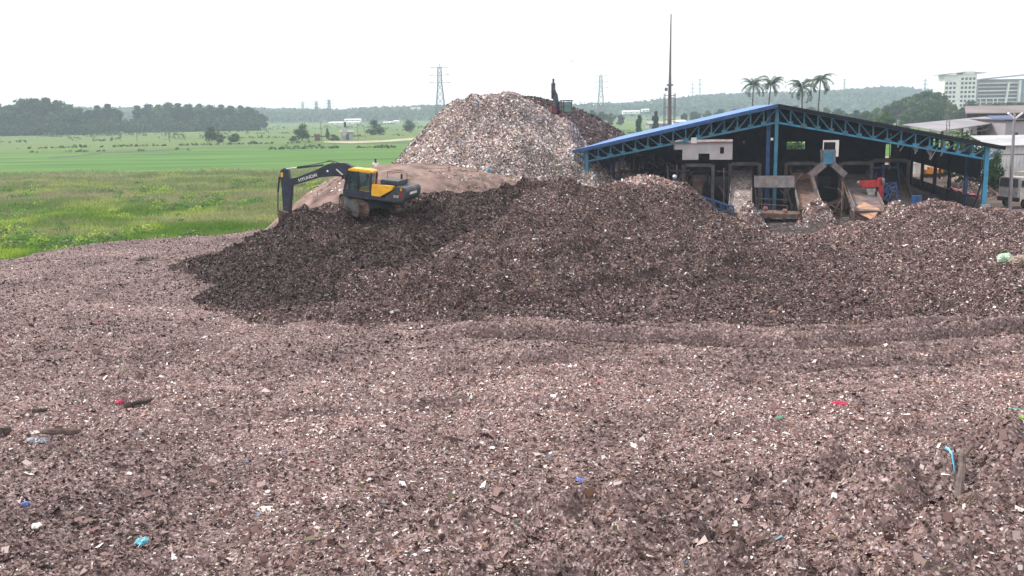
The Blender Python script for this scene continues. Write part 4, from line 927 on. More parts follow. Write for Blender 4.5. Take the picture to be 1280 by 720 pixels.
# blue-grey lattice machine and the far brown chute
bmn = empty('sorting_frame', AV(1112, 252, 82), 0, 'blue-grey lattice frame machine right of the red feeder', 'machine'); ri = bmn.location.copy(); q = lambda a, b, d: AV(a, b, d) - ri
f = MB()
for a_, b_, c_, d_ in ((1104,229,1103,252),(1120,228,1121,252),(1112,228,1112,252),(1104,230,1120,229),(1104,240,1121,239),(1103,250,1121,249),(1104,250,1120,230),(1104,241,1112,229)):
    for dd in (81, 83): f.beam(q(a_, b_, dd), q(c_, d_, dd), .13, .13)
    f.beam(q(a_, b_, 81), q(a_, b_, 83), .1, .1)
f.build('frame', M_BLUE, bmn)
MB().slab([q(1106, 236, 81.2), q(1121, 231, 81.2), q(1121, 233, 83), q(1106, 238, 83)], .1).build('tray', mat('pale_blue_steel', (.15, .24, .33), .5), bmn)
conveyor(AV(1126, 257, 80), AV(1112, 213, 95), 2.0, 'wide grey-brown chute at the right, left of the blue drum', mat('chute_steel', (.17, .135, .13), .6, 0, .25, 1.5, 0, .3, RUST, .3), M_BROWNM)
dr = MB(); p = AV(1145, 259, 76)
dr.tube(p, p + Vector((0, 0, .9)), .38, n=20)
for z_ in (.02, .3, .6, .88): dr.tube(p + Vector((0, 0, z_)), p + Vector((0, 0, z_ + .03)), .4, n=20)
o = dr.build('drum', M_BLUE, None); tag(o, 'blue barrel on the waste inside the right bay of the shed', 'barrel')
# gauge post on the left pile
o = MB().tube(AV(843, 234, 79), AV(843, 226, 79), .3, n=12).tube(AV(843, 226.5, 79), AV(843, 222, 79), .12).build('base', M_BLUE, None)
g_ = bmesh.new(); bmesh.ops.create_icosphere(g_, subdivisions=3, radius=.3); 
for v_ in g_.verts: v_.co = v_.co * .6 + AV(843.3, 221, 79)
me = bpy.data.meshes.new('globe'); g_.to_mesh(me); g_.free(); me.materials.append(M_STEEL); gl = bpy.data.objects.new('globe', me); COL.objects.link(gl); gl.parent = o
o.name = 'vent_post'; tag(o, 'short blue post topped with a grey ball at the crest of the pale pile', 'post')
# ------------------------------------------------------------------ trees
M_BARK = mat('bark', (.13, .10, .08), .95, 0, .3, 3, .4)
def tree_proto(name, H, Wd, seed, col, lobes=9, leaf=.55, n=2600, trunk_h=.3, flat=1.0):
    rg = np.random.default_rng(seed); rr = random.Random(seed)
    t = empty(name, (0, 0, 0))
    tb = MB(); tb.tube((0, 0, -.3), (rr.uniform(-.3, .3), rr.uniform(-.3, .3), H * .45), .028 * H * .7, .012 * H, 8)
    cs = []
    for i in range(lobes):
        a = rr.uniform(0, 6.28); r = Wd * .5 * math.sqrt(rr.random()) * .72; z = H * (trunk_h + (1 - trunk_h) * rr.uniform(.16, .86)) * (1 - .18 * (r / (Wd * .5)))
        c = (r * math.cos(a), r * math.sin(a), z); s = Wd * rr.uniform(.17, .27); cs.append((c, s))
    cs.append(((0, 0, H - Wd * .16), Wd * .17)); cs.append(((0, 0, H * .6), Wd * .3))
    for c, s in cs[:6]: tb.tube((0, 0, H * .3), Vector(c) - Vector((0, 0, s * .3)), .012 * H, .005 * H, 6)
    tb.build('trunk', M_BARK, t)
    per = n // len(cs); C = []; N = []
    for c, s in cs:
        d = rg.standard_normal((per, 3)); d /= np.linalg.norm(d, axis=1, keepdims=True)
        rad = s * (rg.random((per, 1)) ** .35) * (1 + .25 * np.sin(d[:, :1] * 7 + seed) * np.cos(d[:, 1:2] * 6))
        C.append(np.array(c) + d * rad * np.array([1, 1, .78 * flat])); N.append(d + .7 * rg.standard_normal((per, 3)))
    C = np.concatenate(C); N = np.concatenate(N); N /= np.linalg.norm(N, axis=1, keepdims=True)
    V, q = leafquads(C, N, leaf * rg.uniform(.6, 1.3, len(C)), rg)
    cc_ = np.array(col) * rg.uniform(.6, 1.45, (len(C), 1)) * np.repeat(rg.uniform(.8, 1.2, (len(cs), 1)), per, 0)
    me = quads('crown', V, q, cc_); me.materials.append(M_LEAF); o = bpy.data.objects.new('crown', me); COL.objects.link(o); o.parent = t
    t['H'] = H; return t
G1, G2, G3, G4 = (.03, .065, .024), (.045, .09, .03), (.075, .13, .04), (.035, .065, .032)
PROT = [tree_proto('broadleaf_tree', 20, 15, 1, G1, 14, .8, 3200, .02), tree_proto('broadleaf_tree', 20, 12, 2, G4, 12, .8, 3000, .02), tree_proto('broadleaf_tree', 20, 17, 3, G2, 15, .8, 3400, .04),
        tree_proto('broadleaf_tree', 20, 13, 4, G3, 13, .8, 3000, .03), tree_proto('broadleaf_tree', 20, 20, 5, G1, 12, .8, 2200, .5, .45)]
BUSH = [tree_proto('bush', 6, 7, 11, G2, 8, .3, 1500, .02), tree_proto('bush', 6, 7, 12, G1, 8, .3, 1500, .02)]
used_p = set()
def plant(P_, px, top, D, label, group, base_z=FZ, rz=None, wid=1.0):
    p = AV(px, top, D); h = p.z - base_z
    t = copy_tree(P_); t.name = P_.name.split('.')[0]
    s = h / P_['H']; t.location = (p.x, p.y, base_z); t.scale = (s * wid, s * wid, s); t.rotation_euler.z = random.uniform(0, 6.28) if rz is None else rz
    tag(t, label, 'bush' if 'bush' in t.name else 'tree', group)
    if 'H' in t: del t['H']
    return t
LB1 = [(-20,124,700),(-4,128,720),(10,130,700),(26,124,735),(42,118,715,4),(57,121,700),(72,124,740),(86,130,705),(99,134,730),(110,137,700),(121,131,735,1),(134,129,740,1),(146,137,720),(6,140,680),(34,138,680),(64,139,685),(92,142,680),(120,144,690),(143,146,700),(158,150,760)]
for i, a in enumerate(LB1):
    plant(PROT[a[3] if len(a) > 3 else i % 4], a[0], a[1], a[2], 'tall grey-green tree in the left tree belt, left of the gap of sky', 'trees of the left belt left of the gap')
LB2 = [(171,131,760),(184,129,775),(197,130,760),(209,127,790),(222,128,770),(236,129,790),(249,129,770),(262,130,795),(276,130,775),(288,131,800),(300,131,780),(311,133,790),(321,138,800),(329,143,800),(178,142,740),(206,141,745),(232,143,745),(258,142,750),(284,143,755),(308,146,760)]
for i, a in enumerate(LB2):
    plant(PROT[(i * 3 + 1) % 4], a[0], a[1], a[2], 'tall dark tree in the tree belt right of the gap of sky', 'trees of the left belt right of the gap')
LB3 = [(1083,138,430),(1097,134,450),(1110,131,460),(1122,125,470),(1135,120,470),(1147,116,460),(1160,112,450),(1171,114,440),(1180,124,410),(1192,130,400),(1205,133,390),(1150,134,380),(1165,133,370),(1132,138,370),(1070,137,460),(1058,141,480),(1218,131,420),(1232,130,430),(1247,128,430),(1262,127,430),(1276,127,430),(1292,126,430),(1215,125,480)]
for i, a in enumerate(LB3):
    plant(PROT[(2, 3, 0, 2)[i % 4]], a[0], a[1], a[2], 'green tree in the wooded slope below the white block', 'trees on the slope below the white block', wid=1.15)
LB4 = [(728,139,640),(740,137,660),(752,139,650),(764,141,640),(776,143,660),(856,141,620),(868,139,640),(884,138,620),(900,136,640),(918,136,620),(936,134,600),(955,133,600),(975,132,600),(995,131,590),(1014,133,580),(1032,134,560),(1048,135,540)]
for i, a in enumerate(LB4):
    plant(PROT[i % 4], a[0], a[1], a[2], 'hazy tree in the middle distance seen just above the blue roof', 'trees in the middle distance above the blue roof', wid=1.2)
plant(PROT[3], 1106, 137, 260, 'rounded bright green tree just above the right slope of the blue roof', None)
plant(PROT[1], 820, 138, 330, 'slim dark tree left of the tall steel mast', None, wid=.5); plant(PROT[0], 799, 143, 330, 'thin tree left of the mast, in front of a green field', None, wid=.45)
plant(BUSH[0], 377, 155, 400, 'round dark green bush left of the small brown hut', None, wid=.9)
plant(BUSH[1], 366, 170, 400, 'low bush at the left foot of the round dark bush', None, wid=1.6)
plant(BUSH[1], 468, 150, 492, 'leaning bush on the field between the ruin and the pale mound', None, wid=1.1)
plant(BUSH[0], 511, 150, 540, 'bush at the left edge of the tall pale mound', None, wid=1.1)
plant(BUSH[0], 263, 158, 404, 'upright bush of the pair standing alone on the left field', None, wid=.8)
plant(BUSH[1], 292, 167, 404, 'lower bush of the pair standing alone on the left field', None, wid=1.7); plant(BUSH[1], 274, 168, 400, 'small bush squeezed between the pair on the left field', None, wid=1.4)
plant(BUSH[0], 409, 160, 405, 'slim conifer-like bush right of the small brown hut', None, wid=.35)
plant(BUSH[1], 417, 168, 400, 'low scrub left of the grey ruin', None, wid=1.6)
plant(BUSH[0], 1212, 166, 112, 'yellow-green shrub in the mouth of the grey gabled shed', None, base_z=0, wid=1.0)
plant(BUSH[0], 994, 176, 142, 'shrub glimpsed through the back gap right of the centre column', None, wid=1.3)
plant(BUSH[1], 1226, 181, 98, 'yellow-green creeper seen through the right end of the roof truss', None, base_z=0, wid=.8)
plant(BUSH[0], 1246, 187, 97, 'straggly shrub just right of the right front column', None, base_z=0, wid=.35)
for P_ in PROT + BUSH:
    for ch in list(P_.children): bpy.data.objects.remove(ch)
    bpy.data.objects.remove(P_)

rg = np.random.default_rng(79); m = 26000            # undergrowth that closes the foot of both tree belts
pxs = np.where(rg.random(m) < .48, rg.uniform(-25, 160, m), rg.uniform(166, 333, m)); Ds = rg.uniform(655, 740, m) + np.where(pxs > 165, 55, 0)
X_ = (pxs - 640) / 1200 * Ds; hh = 6 + 6 * fbm(X_, Ds, 14, 3, 140) + 2
C = np.stack([X_, Ds, FZ + np.maximum(hh, 1.5) * rg.random(m)], -1); N = rg.standard_normal((m, 3)) + np.array([0, -.5, .4]); N /= np.linalg.norm(N, axis=1, keepdims=True)
V, q = leafquads(C, N, 1.2 * rg.uniform(.5, 1.3, m), rg); c = np.array([.03, .058, .025]) * rg.uniform(.6, 1.5, (m, 1)) * (1 + .4 * fbm(X_, Ds, 20, 2, 141))[:, None]
me = quads('undergrowth', V, q, c); me.materials.append(M_LEAF); o = bpy.data.objects.new('undergrowth', me); COL.objects.link(o); tag(o, kind='stuff')
# coconut palms behind the shed
def palm(px, top, D, lean, label, seed):
    rr = random.Random(seed); p = AV(px, top, D); z0 = -.5; h = p.z - z0 - 1.2
    t = empty('palm_tree', (p.x, p.y, z0), 0, label, 'palm tree', 'coconut palms behind the shed roof')
    tb = MB(); pts = [Vector((lean * math.sin((1 - k / 7) * 1.5) * -1, 0, h * k / 7)) for k in range(8)]
    for k in range(7): tb.tube(pts[k], pts[k + 1], .2 - .01 * k, .2 - .01 * (k + 1), 8)
    tb.build('trunk', M_BARK, t)
    V = []; Q = []; top_ = pts[-1]
    for i in range(24):
        a = i * 2.4 + rr.uniform(-.3, .3); el_ = rr.uniform(-.7, 1.25); L = rr.uniform(2.7, 3.9); d = Vector((math.cos(a), math.sin(a), 0)); sd_ = Vector((-math.sin(a), math.cos(a), 0))
        prev = top_.copy(); ang = el_; n = 9
        for k in range(n):
            nxt = prev + (d * math.cos(ang) + Vector((0, 0, math.sin(ang)))) * (L / n); ang -= .10 + .035 * k
            if k > 0:
                for s_ in (-1, 1):
                    for jj in (0, .5):
                        b0 = prev.lerp(nxt, jj); ll = .75 * math.sin(math.pi * (k + .6) / (n + .8)) + .12
                        tip = b0 + sd_ * s_ * ll * .6 + d * .3 + Vector((0, 0, -ll * .38)); wv = (nxt - prev) * .36; i0 = len(V)
                        V += [b0 - wv * .5, b0 + wv * .5, tip + wv * .3, tip - wv * .1]; Q.append((i0, i0 + 1, i0 + 2, i0 + 3))
            i0 = len(V); u = Vector((0, 0, .03)); V += [prev - u, prev + u, nxt + u, nxt - u]; Q.append((i0, i0 + 1, i0 + 2, i0 + 3))
            prev = nxt
    c = np.array([.05, .075, .028]) * np.random.default_rng(seed).uniform(.6, 1.5, (len(Q), 1))
    me = quads('fronds', np.array([v[:] for v in V]), np.array(Q), c); me.materials.append(M_LEAF); o = bpy.data.objects.new('fronds', me); COL.objects.link(o); o.parent = t
palm(942, 99, 215, .2, 'leftmost of the four coconut palms, smallest crown', 1)
palm(964, 98, 205, .8, 'second coconut palm from the left, close beside the smallest', 2)
palm(1003, 101, 190, -.3, 'third coconut palm from the left, lowest above the roof ridge', 3)
palm(1026, 92, 200, .4, 'tallest of the four coconut palms, farthest right', 4)

# ------------------------------------------------------------------ hills and far wood
M_HILL = mat('wooded_hill', (.055, .09, .04), .95, 0, .35, .02, .8)
hp_ = [(-500,138),(-100,140),(300,139),(340,140),(420,141),(480,139),(540,137),(620,135),(700,134),(780,133),(850,127),(900,122),(950,120),(1000,120),(1050,117),(1090,114),(1130,113),(1150,117),(1200,117),(1290,117),(1700,121)]
HD = 1700.0
hxs = [float(at(a, b, HD)[0]) for a, b in hp_]; hzs = [float(at(a, b, HD)[2]) for a, b in hp_]
def zH(x, y):
    top = np.interp(x * HD / np.maximum(y, 900), hxs, hzs) + 2
    r = sstep(1080, 1700, y + 90 * fbm(x, y, 500, 2, 131)) * (1 - .6 * sstep(1750, 2300, y))
    return -3 + (top + 1) * r + r * (2.2 * fbm(x, y, 160, 3, 132) + 2.5 * fbm(x, y, 28, 2, 133))
SH = Surf(-1900, 1900, 1050, 2300, 14, zH)
o = SH.mesh('hills', M_HILL); tag(o, kind='structure')
rg = np.random.default_rng(77); n = 60000
x = rg.uniform(-1350, 1350, n); y = 1120 + 620 * rg.random(n) ** .8; k = (SH.z(x, y) > 0) & (np.abs(x) < .62 * y); x, y = x[k], y[k]; n = len(x)
cl = np.stack([x, y, SH.z(x, y)], -1) + np.stack([rg.normal(0, 1, n), rg.normal(0, 1, n), 5.5 * rg.random(n)], -1)
N = rg.standard_normal((n, 3)) + np.array([0, -.6, .8]); N /= np.linalg.norm(N, axis=1, keepdims=True)
V, q = leafquads(cl, N, 4.2 * rg.uniform(.5, 1.3, n), rg)
c = np.array([.05, .085, .04]) * rg.uniform(.6, 1.5, (n, 1)) * (1 + .4 * fbm(x, y, 90, 2, 134))[:, None]
me = quads('far_wood', V, q, c); me.materials.append(M_LEAF); o = bpy.data.objects.new('far_wood', me); COL.objects.link(o); tag(o, kind='stuff')
# hedges and rank growth between the middle-distance fields
rg = np.random.default_rng(78); pts_ = []
for k in range(34):
    D = rg.uniform(300, 1050); px0 = rg.uniform(-30, 1290); L = rg.uniform(25, 90); m = int(L * 6)
    if px0 < 340 and D > 640: continue
    c0 = ground(px0, 147 - (px0 - 640) * .01746 + 10.3 / D * 1200 - 7, FZ); cx_ = (px0 - 640) / 1200 * D
    xx = cx_ + rg.uniform(-L, L, m); yy = D + (xx - cx_) * rg.uniform(-.15, .15) + rg.normal(0, 1.5, m); h = rg.uniform(.8, 4.0) if D > 450 else rg.uniform(.4, 1.6)
    kk = fbm(xx, yy, 9, 3, 150) > .0; xx, yy = xx[kk], yy[kk]; m = len(xx)
    zz = FZ + h * rg.random(m) * (.6 + .4 * np.sin(xx * .3)); pts_.append(np.stack([xx, yy, zz], -1))
C = np.concatenate(pts_); n = len(C); N = rg.standard_normal((n, 3)); N /= np.linalg.norm(N, axis=1, keepdims=True); V, q = leafquads(C, N, .9 * rg.uniform(.5, 1.3, n), rg)
c = np.array([.07, .12, .045]) * rg.uniform(.6, 1.5, (n, 1)); me = quads('field_growth', V, q, c); me.materials.append(M_LEAF); o = bpy.data.objects.new('field_growth', me); COL.objects.link(o); tag(o, kind='stuff')
# ditch and field path
def strip(name, L0, L1, z, m):
    P = [ground(a, b, z) for a, b in L0] + [ground(a, b, z) for a, b in L1[::-1]]; n = len(L0)
    q = np.array([[i, i + 1, 2 * n - 2 - i, 2 * n - 1 - i] for i in range(n - 1)]); me = quads(name, np.array(P), q); me.materials.append(m)
    o = bpy.data.objects.new(name, me); COL.objects.link(o); return tag(o, kind='structure')
strip('ditch', [(60,198),(100,195.5),(130,192),(160,191),(210,188.5),(240,187)], [(60,196.5),(100,194),(130,190),(160,189),(210,186.8),(240,186.3)], FZ + .02, mat('ditch_mud', (.045, .06, .035), .9, 0, .3, .3))
strip('field_path', [(405,178),(440,179),(480,177.5),(530,174)], [(405,176.6),(440,176.5),(480,175.2),(530,171)], FZ + .02, mat('pale_path', (.36, .31, .22), .95, 0, .25, .2))

# ------------------------------------------------------------------ pylons and masts
M_LAT = mat('galvanised_lattice', (.14, .14, .15), .6, .3, .15)
def lattice(m, w0, w1, z0, z1, n, r):
    lv = []
    for k in range(n + 1):
        f_ = k / n; z = z0 + (z1 - z0) * f_; w = w0 + (w1 - w0) * (f_ ** .8); lv.append([Vector((a * w / 2, b * w / 2, z)) for a, b in ((-1, -1), (1, -1), (1, 1), (-1, 1))])
    for k in range(n):
        for i in range(4):
            m.beam(lv[k][i], lv[k + 1][i], r, r); j = (i + 1) % 4
            m.beam(lv[k][i], lv[k + 1][j], r * .6, r * .6); m.beam(lv[k][j], lv[k + 1][i], r * .6, r * .6); m.beam(lv[k + 1][i], lv[k + 1][j], r * .6, r * .6)
def pylon(px, top, D, w0, label, arms=3, r=.28, peak=.1):
    p = AV(px, top, D); H = p.z - FZ; t = empty('pylon', (p.x, p.y, FZ), R(random.uniform(-20, 20)), label, 'pylon')
    m = MB(); lattice(m, w0, w0 * .32, 0, H * .66, 6, r); m.build('legs', M_LAT, t)
    m = MB(); lattice(m, w0 * .32, w0 * .26, H * .66, H * .93, 4, r * .8); m.beam((0, 0, H * .93), (0, 0, H), r, r); m.build('upper_tower', M_LAT, t)
    for k in range(arms):
        z = H * (.68 + .12 * k); a = w0 * (.85 - .08 * k)
        MB().beam((-a, 0, z), (a, 0, z), r * .9, r * .9).beam((-a, 0, z), (0, 0, z + w0 * .22), r * .6, r * .6).beam((a, 0, z), (0, 0, z + w0 * .22), r * .6, r * .6).build('crossarm', M_LAT, t)
    return t
pylon(549, 78, 820, 11, 'large lattice pylon rising left of the tall pale mound', r=.42)
pylon(751, 90, 900, 9, 'narrow lattice pylon between the second excavator and the steel mast', r=.3)
pylon(378, 126, 1350, 9, 'leftmost of the three small hazy pylons above the far field', r=.4)
pylon(395, 125, 1350, 9, 'middle one of the three small hazy pylons above the far field', r=.4)
pylon(411, 123, 1300, 9, 'rightmost and tallest of the three small hazy pylons above the far field', r=.45)
pylon(866, 102, 1600, 6, 'faint far pylon right of the steel mast, shorter of the pair', r=.45)
pylon(875, 96, 1600, 6, 'faint far pylon right of the steel mast, taller of the pair', r=.45)
pylon(1056, 96, 1700, 6, 'very faint far pylon on the hill right of the tallest palm', r=.4)
pylon(1157, 97, 1400, 6, 'faint far pylon on the hill left of the white block', r=.45)
p = AV(838.5, 17, 145); mast = empty('steel_mast', (p.x, p.y, -.5), 0, 'very tall thin tapering grey mast rising behind the left slope of the blue roof', 'mast'); Hm = p.z + .5
M_MAST = mat('weathered_mast', (.2, .18, .175), .7, .1, .25, 1, 0, .3, RUST, .2, streak=True)
MB().tube((0, 0, 0), (0, 0, 9.2), .33, .3, 14).tube((0, 0, 9.2), (0, 0, Hm * .62), .29, .2, 14).tube((0, 0, Hm * .62), (.04, 0, Hm), .19, .09, 12).build('pole', M_MAST, mast)
m = MB()
for a_, b_ in ((-.75, -.5), (.75, -.5), (.75, .6), (-.75, .6)): m.tube((a_, b_, 0), (a_, b_, 11.8), .055, n=6)
for z in (2, 4, 6, 8, 9.8, 11.5):
    m.path([(-.75, -.5, z), (.75, -.5, z), (.75, .6, z), (-.75, .6, z), (-.75, -.5, z)], .04)
m.build('scaffold', M_MAST, mast)
MB().tube((0, 0, 12.9), (0, 0, 13.15), .5, n=12).box((-.55, 0, 12.4), (.4, .4, .5)).build('collar', M_MAST, mast)
# ------------------------------------------------------------------ buildings
M_WALLW = mat('white_render', (.74, .74, .73), .85, 0, .07, .3); M_WIN = mat('dark_glazing', (.07, .08, .10), .3, 0, .3, .5, 0, .5); M_GREYW = mat('grey_render', (.3, .29, .31), .85, 0, .1, .2)
def facade_building(name, pa, pb, D, depth, zt, zb, mw, label, cat='building'):
    a, b = AV(pa, 100, D), AV(pb, 100, D); t = empty(name, ((a.x + b.x) / 2, D, zb), 0, label, cat); w = b.x - a.x
    MB().box((0, depth / 2, (zt - zb) / 2), (w, depth, zt - zb)).build('walls', mw, t); return t, w, zt - zb
hor = lambda px: 140 - (px - 640) * .01746
zof = lambda px, py, D: float(at(px, py, D)[2])
D = 620
wb, w, h = facade_building('office_block', 1181, 1221, D, 16, zof(1200, 93, D), -2, M_WALLW, 'white seven-storey block with dark windows on the right skyline')
for r_ in range(8):
    for c_ in range(8):
        if c_ in (3,): continue
        if r_ == 7 and c_ < 3: continue
        MB().box((-w / 2 + w * (c_ + .6) / 8.3, -.06, h - 22 + r_ * 2.75), (w / 13, .1, 1.5)).build('window', M_WIN, wb)
MB().slab([(-w / 2 - 3, -2, h + .2), (2, -2, h + 1.6), (2, 10, h + 1.6), (-w / 2 - 3, 10, h + .2)], .5).build('canopy_roof', M_GREYW, wb)
MB().box((w * .25, 4, h + .9), (w * .42, 9, 1.8)).build('roof_room', M_WALLW, wb)
MB().slab([(w * .4, -2, h + 1.2), (w * .75, -2, h + .9), (w * .75, 8, h + .9), (w * .4, 8, h + 1.2)], .4).build('canopy_roof', M_GREYW, wb)
D = 640
gb, w, h = facade_building('office_block', 1221.5, 1310, D, 22, zof(1250, 99, D), -2, M_GREYW, 'long grey building with horizontal bands and white fins right of the white block')
MB().slab([(-w / 2, -3, h + .3), (w / 2, -3, h + 4.2), (w / 2, 15, h + 4.2), (-w / 2, 15, h + .3)], .8).build('roof', M_GREYW, gb)
for z in range(6): MB().box((-w * .2, -.3, h - 2.5 - z * 2.4), (w * .55, .5, .7)).build('band', M_WALLW if z % 2 == 0 else mat('band_grey', (.5, .49, .5), .8), gb)
for z in range(6): MB().box((-w * .2, -.05, h - 3.7 - z * 2.4), (w * .55, .12, 1.3)).build('window_strip', M_WIN, gb)
for xx in (-.44, -.36, -.26, -.2): MB().box((w * xx, -.6, h - 15), (.5, .6, 6)).build('fin', M_WALLW, gb)
MB().box((w * .09, -1.2, h * .5 + 2), (1.4, 2, h - 6)).build('fin', M_WALLW, gb); MB().beam((-w * .1, -1, 6), (-w * .06, -1, h - 2), 1.2, 1.2).build('fin', M_WALLW, gb)
MB().box((w * .13, -.5, h * .5 + 3), (w * .05, .8, h - 8)).build('glass_tower', mat('blue_glazing', (.13, .22, .3), .2, 0, .2, .3, 0, .6), gb)
for a, b, D, top, bot, mm, lb in ((713, 736, 1500, 129, 134, M_WALLW, 'far white apartment row left of the narrow pylon'), (742, 752, 1500, 130, 134, M_WALLW, 'small far white block behind the narrow pylon'),
        (428, 448, 1150, 148.5, 151, M_WALLW, 'upper of the long white low sheds on the far field'), (408, 446, 1080, 152, 154, M_WALLW, 'longest white low shed on the far field'), (477, 488, 1050, 152, 154.2, M_WALLW, 'short white shed right of the leaning bush'),
        (490, 496, 1100, 150.5, 152.5, M_WALLW, 'tiny white shed farthest right on the far field'), (512, 524, 1400, 134, 141, M_GREYW, 'hazy grey house on the wooded ridge left of the large pylon'), (512, 527, 1390, 142, 144, M_WALLW, 'white low house below the hazy grey house'),
        (779, 800, 1150, 138, 141, M_WALLW, 'pale house among trees right of the narrow pylon'), (803, 812, 1180, 136, 138, M_WALLW, 'small white house among trees left of the mast'), (845, 858, 560, 150, 153, M_WALLW, 'low white shed just right of the mast base'),
        (812, 838, 420, 152, 156, M_GREYW, 'long grey low shed left of the mast base'), (1144, 1152, 520, 141, 143.5, M_WALLW, 'white roofed house among the trees of the right slope'), (1118, 1128, 560, 139, 142, mat('pink_render', (.5, .36, .34), .8), 'pinkish house among the trees of the right slope')):
    zt = zof((a + b) / 2, top, D); zb = zof((a + b) / 2, bot, D) - 1.5
    t, w, h = facade_building('low_building', a, b, D, 12, zt - (zt - zb) * .3, zb, mm, lb)
    MB().prism([(-.6, h), (12.6, h), (6, h * 1.45)], -w / 2 - .5, w / 2 + .5, lambda u, v, y: (y, u, v)).build('roof', mat('pale_roof', (.62, .62, .62), .6) if mm != M_GREYW else M_GREYW, t)
    for k in range(max(2, int(w / 6))): MB().box((-w / 2 + (k + .5) * w / max(2, int(w / 6)), -.06, h * .5), (1.6, .1, h * .3)).build('window', M_WIN, t)
# hut, ruin and poles on the field
def bx(name, px, py0, py1, wpx, D, dep, m, label, cat, roof=None):
    z1, z0 = zof(px, py0, D), FZ; p = AV(px, py0, D); w = wpx * D / 1200
    t = empty(name, (p.x, D, z0), R(12), label, cat); MB().box((0, dep / 2, (z1 - z0) / 2), (w, dep, z1 - z0)).build('walls', m, t)
    MB().slab([(-w / 2 - .3, -.4, z1 - z0 + .1), (w / 2 + .3, -.4, z1 - z0 + .1), (w / 2 + .3, dep + .3, z1 - z0 + .5), (-w / 2 - .3, dep + .3, z1 - z0 + .5)], .15).build('roof', roof or m, t)
    MB().box((0, -.03, (z1 - z0) * .4), (w * .25, .06, (z1 - z0) * .7)).build('door', M_WIN, t); return t
bx('hut', 396.5, 168, 175, 7, 400, 3, M_BROWNM, 'tiny rust-brown hut beside the round bush on the field', 'hut')
rt = bx('ruin', 434, 165, 174.5, 15, 400, 4, mat('old_concrete', (.36, .34, .35), .9, 0, .2, .6), 'grey concrete ruin with a dark chimney stub on the field', 'ruin')
MB().box((-.7, 1, 5.2), (.9, .9, 4.6)).build('chimney', M_DKM, rt); MB().box((-1.2, .2, 3.6), (1.6, 1.2, 3.2)).build('tower', mat('pale_concrete', (.5, .48, .47), .9), rt)
for px, top, D, lb in ((401, 152, 400, 'thin wooden pole right of the brown hut'), (447, 154, 420, 'thin pole right of the grey ruin'), (456, 158, 430, 'shortest thin pole right of the grey ruin'), (211, 160, 420, 'lone thin pole on the left field'), (115, 166, 470, 'bare stake left of the ditch'), (170, 160, 440, 'bare leaning stake above the ditch')):
    p = AV(px, top, D); h = p.z - FZ; o = MB().tube((0, 0, -.3), (random.uniform(-.2, .2), 0, h), .16, .1, 6).tube((-.5, 0, h * .92), (.5, 0, h * .92), .06, n=5).build('wooden_pole', M_BARK, None); o.location = (p.x, p.y, FZ); tag(o, lb, 'pole')

# ------------------------------------------------------------------ yard right of the shed
M_WSH = corrugated('white_corrugated', (.55, .58, .6), 0, .35, .6, (.3, .27, .25), .25, .04, .12)
M_GRF = mat('grey_roof_sheet', (.24, .23, .25), .7, 0, .2, .25, 0, .3, (.25, .2, .19), .3)
a, b = AV(1237, 200, 104), AV(1330, 200, 100)
ws = empty('warehouse', (a.x, a.y, 0), -R(6), 'white corrugated warehouse wall right of the blue shed, behind the lorry', 'warehouse')
MB().box((6, 2.5, 2.2), (12, 5, 4.6)).build('walls', M_WSH, ws)
MB().slab([(-.3, -.5, 4.6), (12.5, -.5, 4.6), (12.5, 5.3, 5.5), (-.3, 5.3, 5.5)], .08).build('roof', mat('pale_sheet', (.38, .38, .39), .6, 0, .12, .5), ws)
MB().beam((0, -.04, 3.6), (12, -.04, 3.6), .06, .1).build('rail', M_GREYM, ws)
gs = empty('gabled_shed', (0, 0, 0), 0, 'open grey-roofed shed beyond the right slope of the blue roof', 'shed'); P_ = [AV(1176, 163.5, 118), AV(1253, 152, 135), AV(1232, 145.5, 144), AV(1128, 155.5, 128)]
gs.location = (P_[0] + P_[2]) / 2 * Vector((1, 1, 0)) if False else ((P_[0].x + P_[2].x) / 2, (P_[0].y + P_[2].y) / 2, 0); g0 = Vector(gs.location)
MB().slab([p - g0 for p in P_], .12).build('roof', M_GRF, gs)
MB().slab([AV(1222, 156, 133) - g0, AV(1252, 153, 140) - g0, AV(1252, 190, 140) - g0, AV(1222, 190, 133) - g0], .1).build('back_wall', M_DARKIN, gs)
pm = [AV(a_, b_, d_) - g0 for a_, b_, d_ in ((1178, 164, 118.5), (1203, 160, 124), (1228, 156.5, 129.5), (1251, 153, 134))]
for p in pm: MB().beam(p, Vector((p.x, p.y, 0)), .22, .22).build('post', M_DKM, gs)
for u_, v_ in zip(pm[:-1], pm[1:]): MB().beam(u_ - Vector((0, 0, .7)), v_ - Vector((0, 0, .7)), .1, .1).beam(u_ - Vector((0, 0, .7)), v_ - Vector((0, 0, .1)), .08, .08).build('truss', M_GREYM, gs)
def slabbld(name, P, zb, mr, mwall, label, cat='building'):
    P = [AV(*p) for p in P]; c = sum(P, Vector()) / 4; t = empty(name, (c.x, c.y, zb), 0, label, cat); q = [p - Vector(t.location) for p in P]
    MB().slab(q, .15).build('roof', mr, t)
    i = [p.lerp((q[0] + q[1] + q[2] + q[3]) / 4, .04) - Vector((0, 0, .2)) for p in q]
    MB().hexa([Vector((p.x, p.y, 0)) for p in i] + i).build('walls', mwall, t); return t
slabbld('long_building', [(1207,141.5,165),(1300,140.5,165),(1300,131.5,178),(1206,132.5,178)], -1, mat('brown_roof', (.2, .17, .165), .8, 0, .15, .15), M_DKM, 'long building with a dull brown-grey roof in front of the office blocks')
slabbld('blue_roofed_building', [(1246,151,150),(1272,151,150),(1264,144,158),(1234,144.5,158)], -1, M_BLUE, M_DKM, 'low building with a dark blue roof behind the grey gabled shed')
MB().box((0, 0, 0), (1, 1, 1))
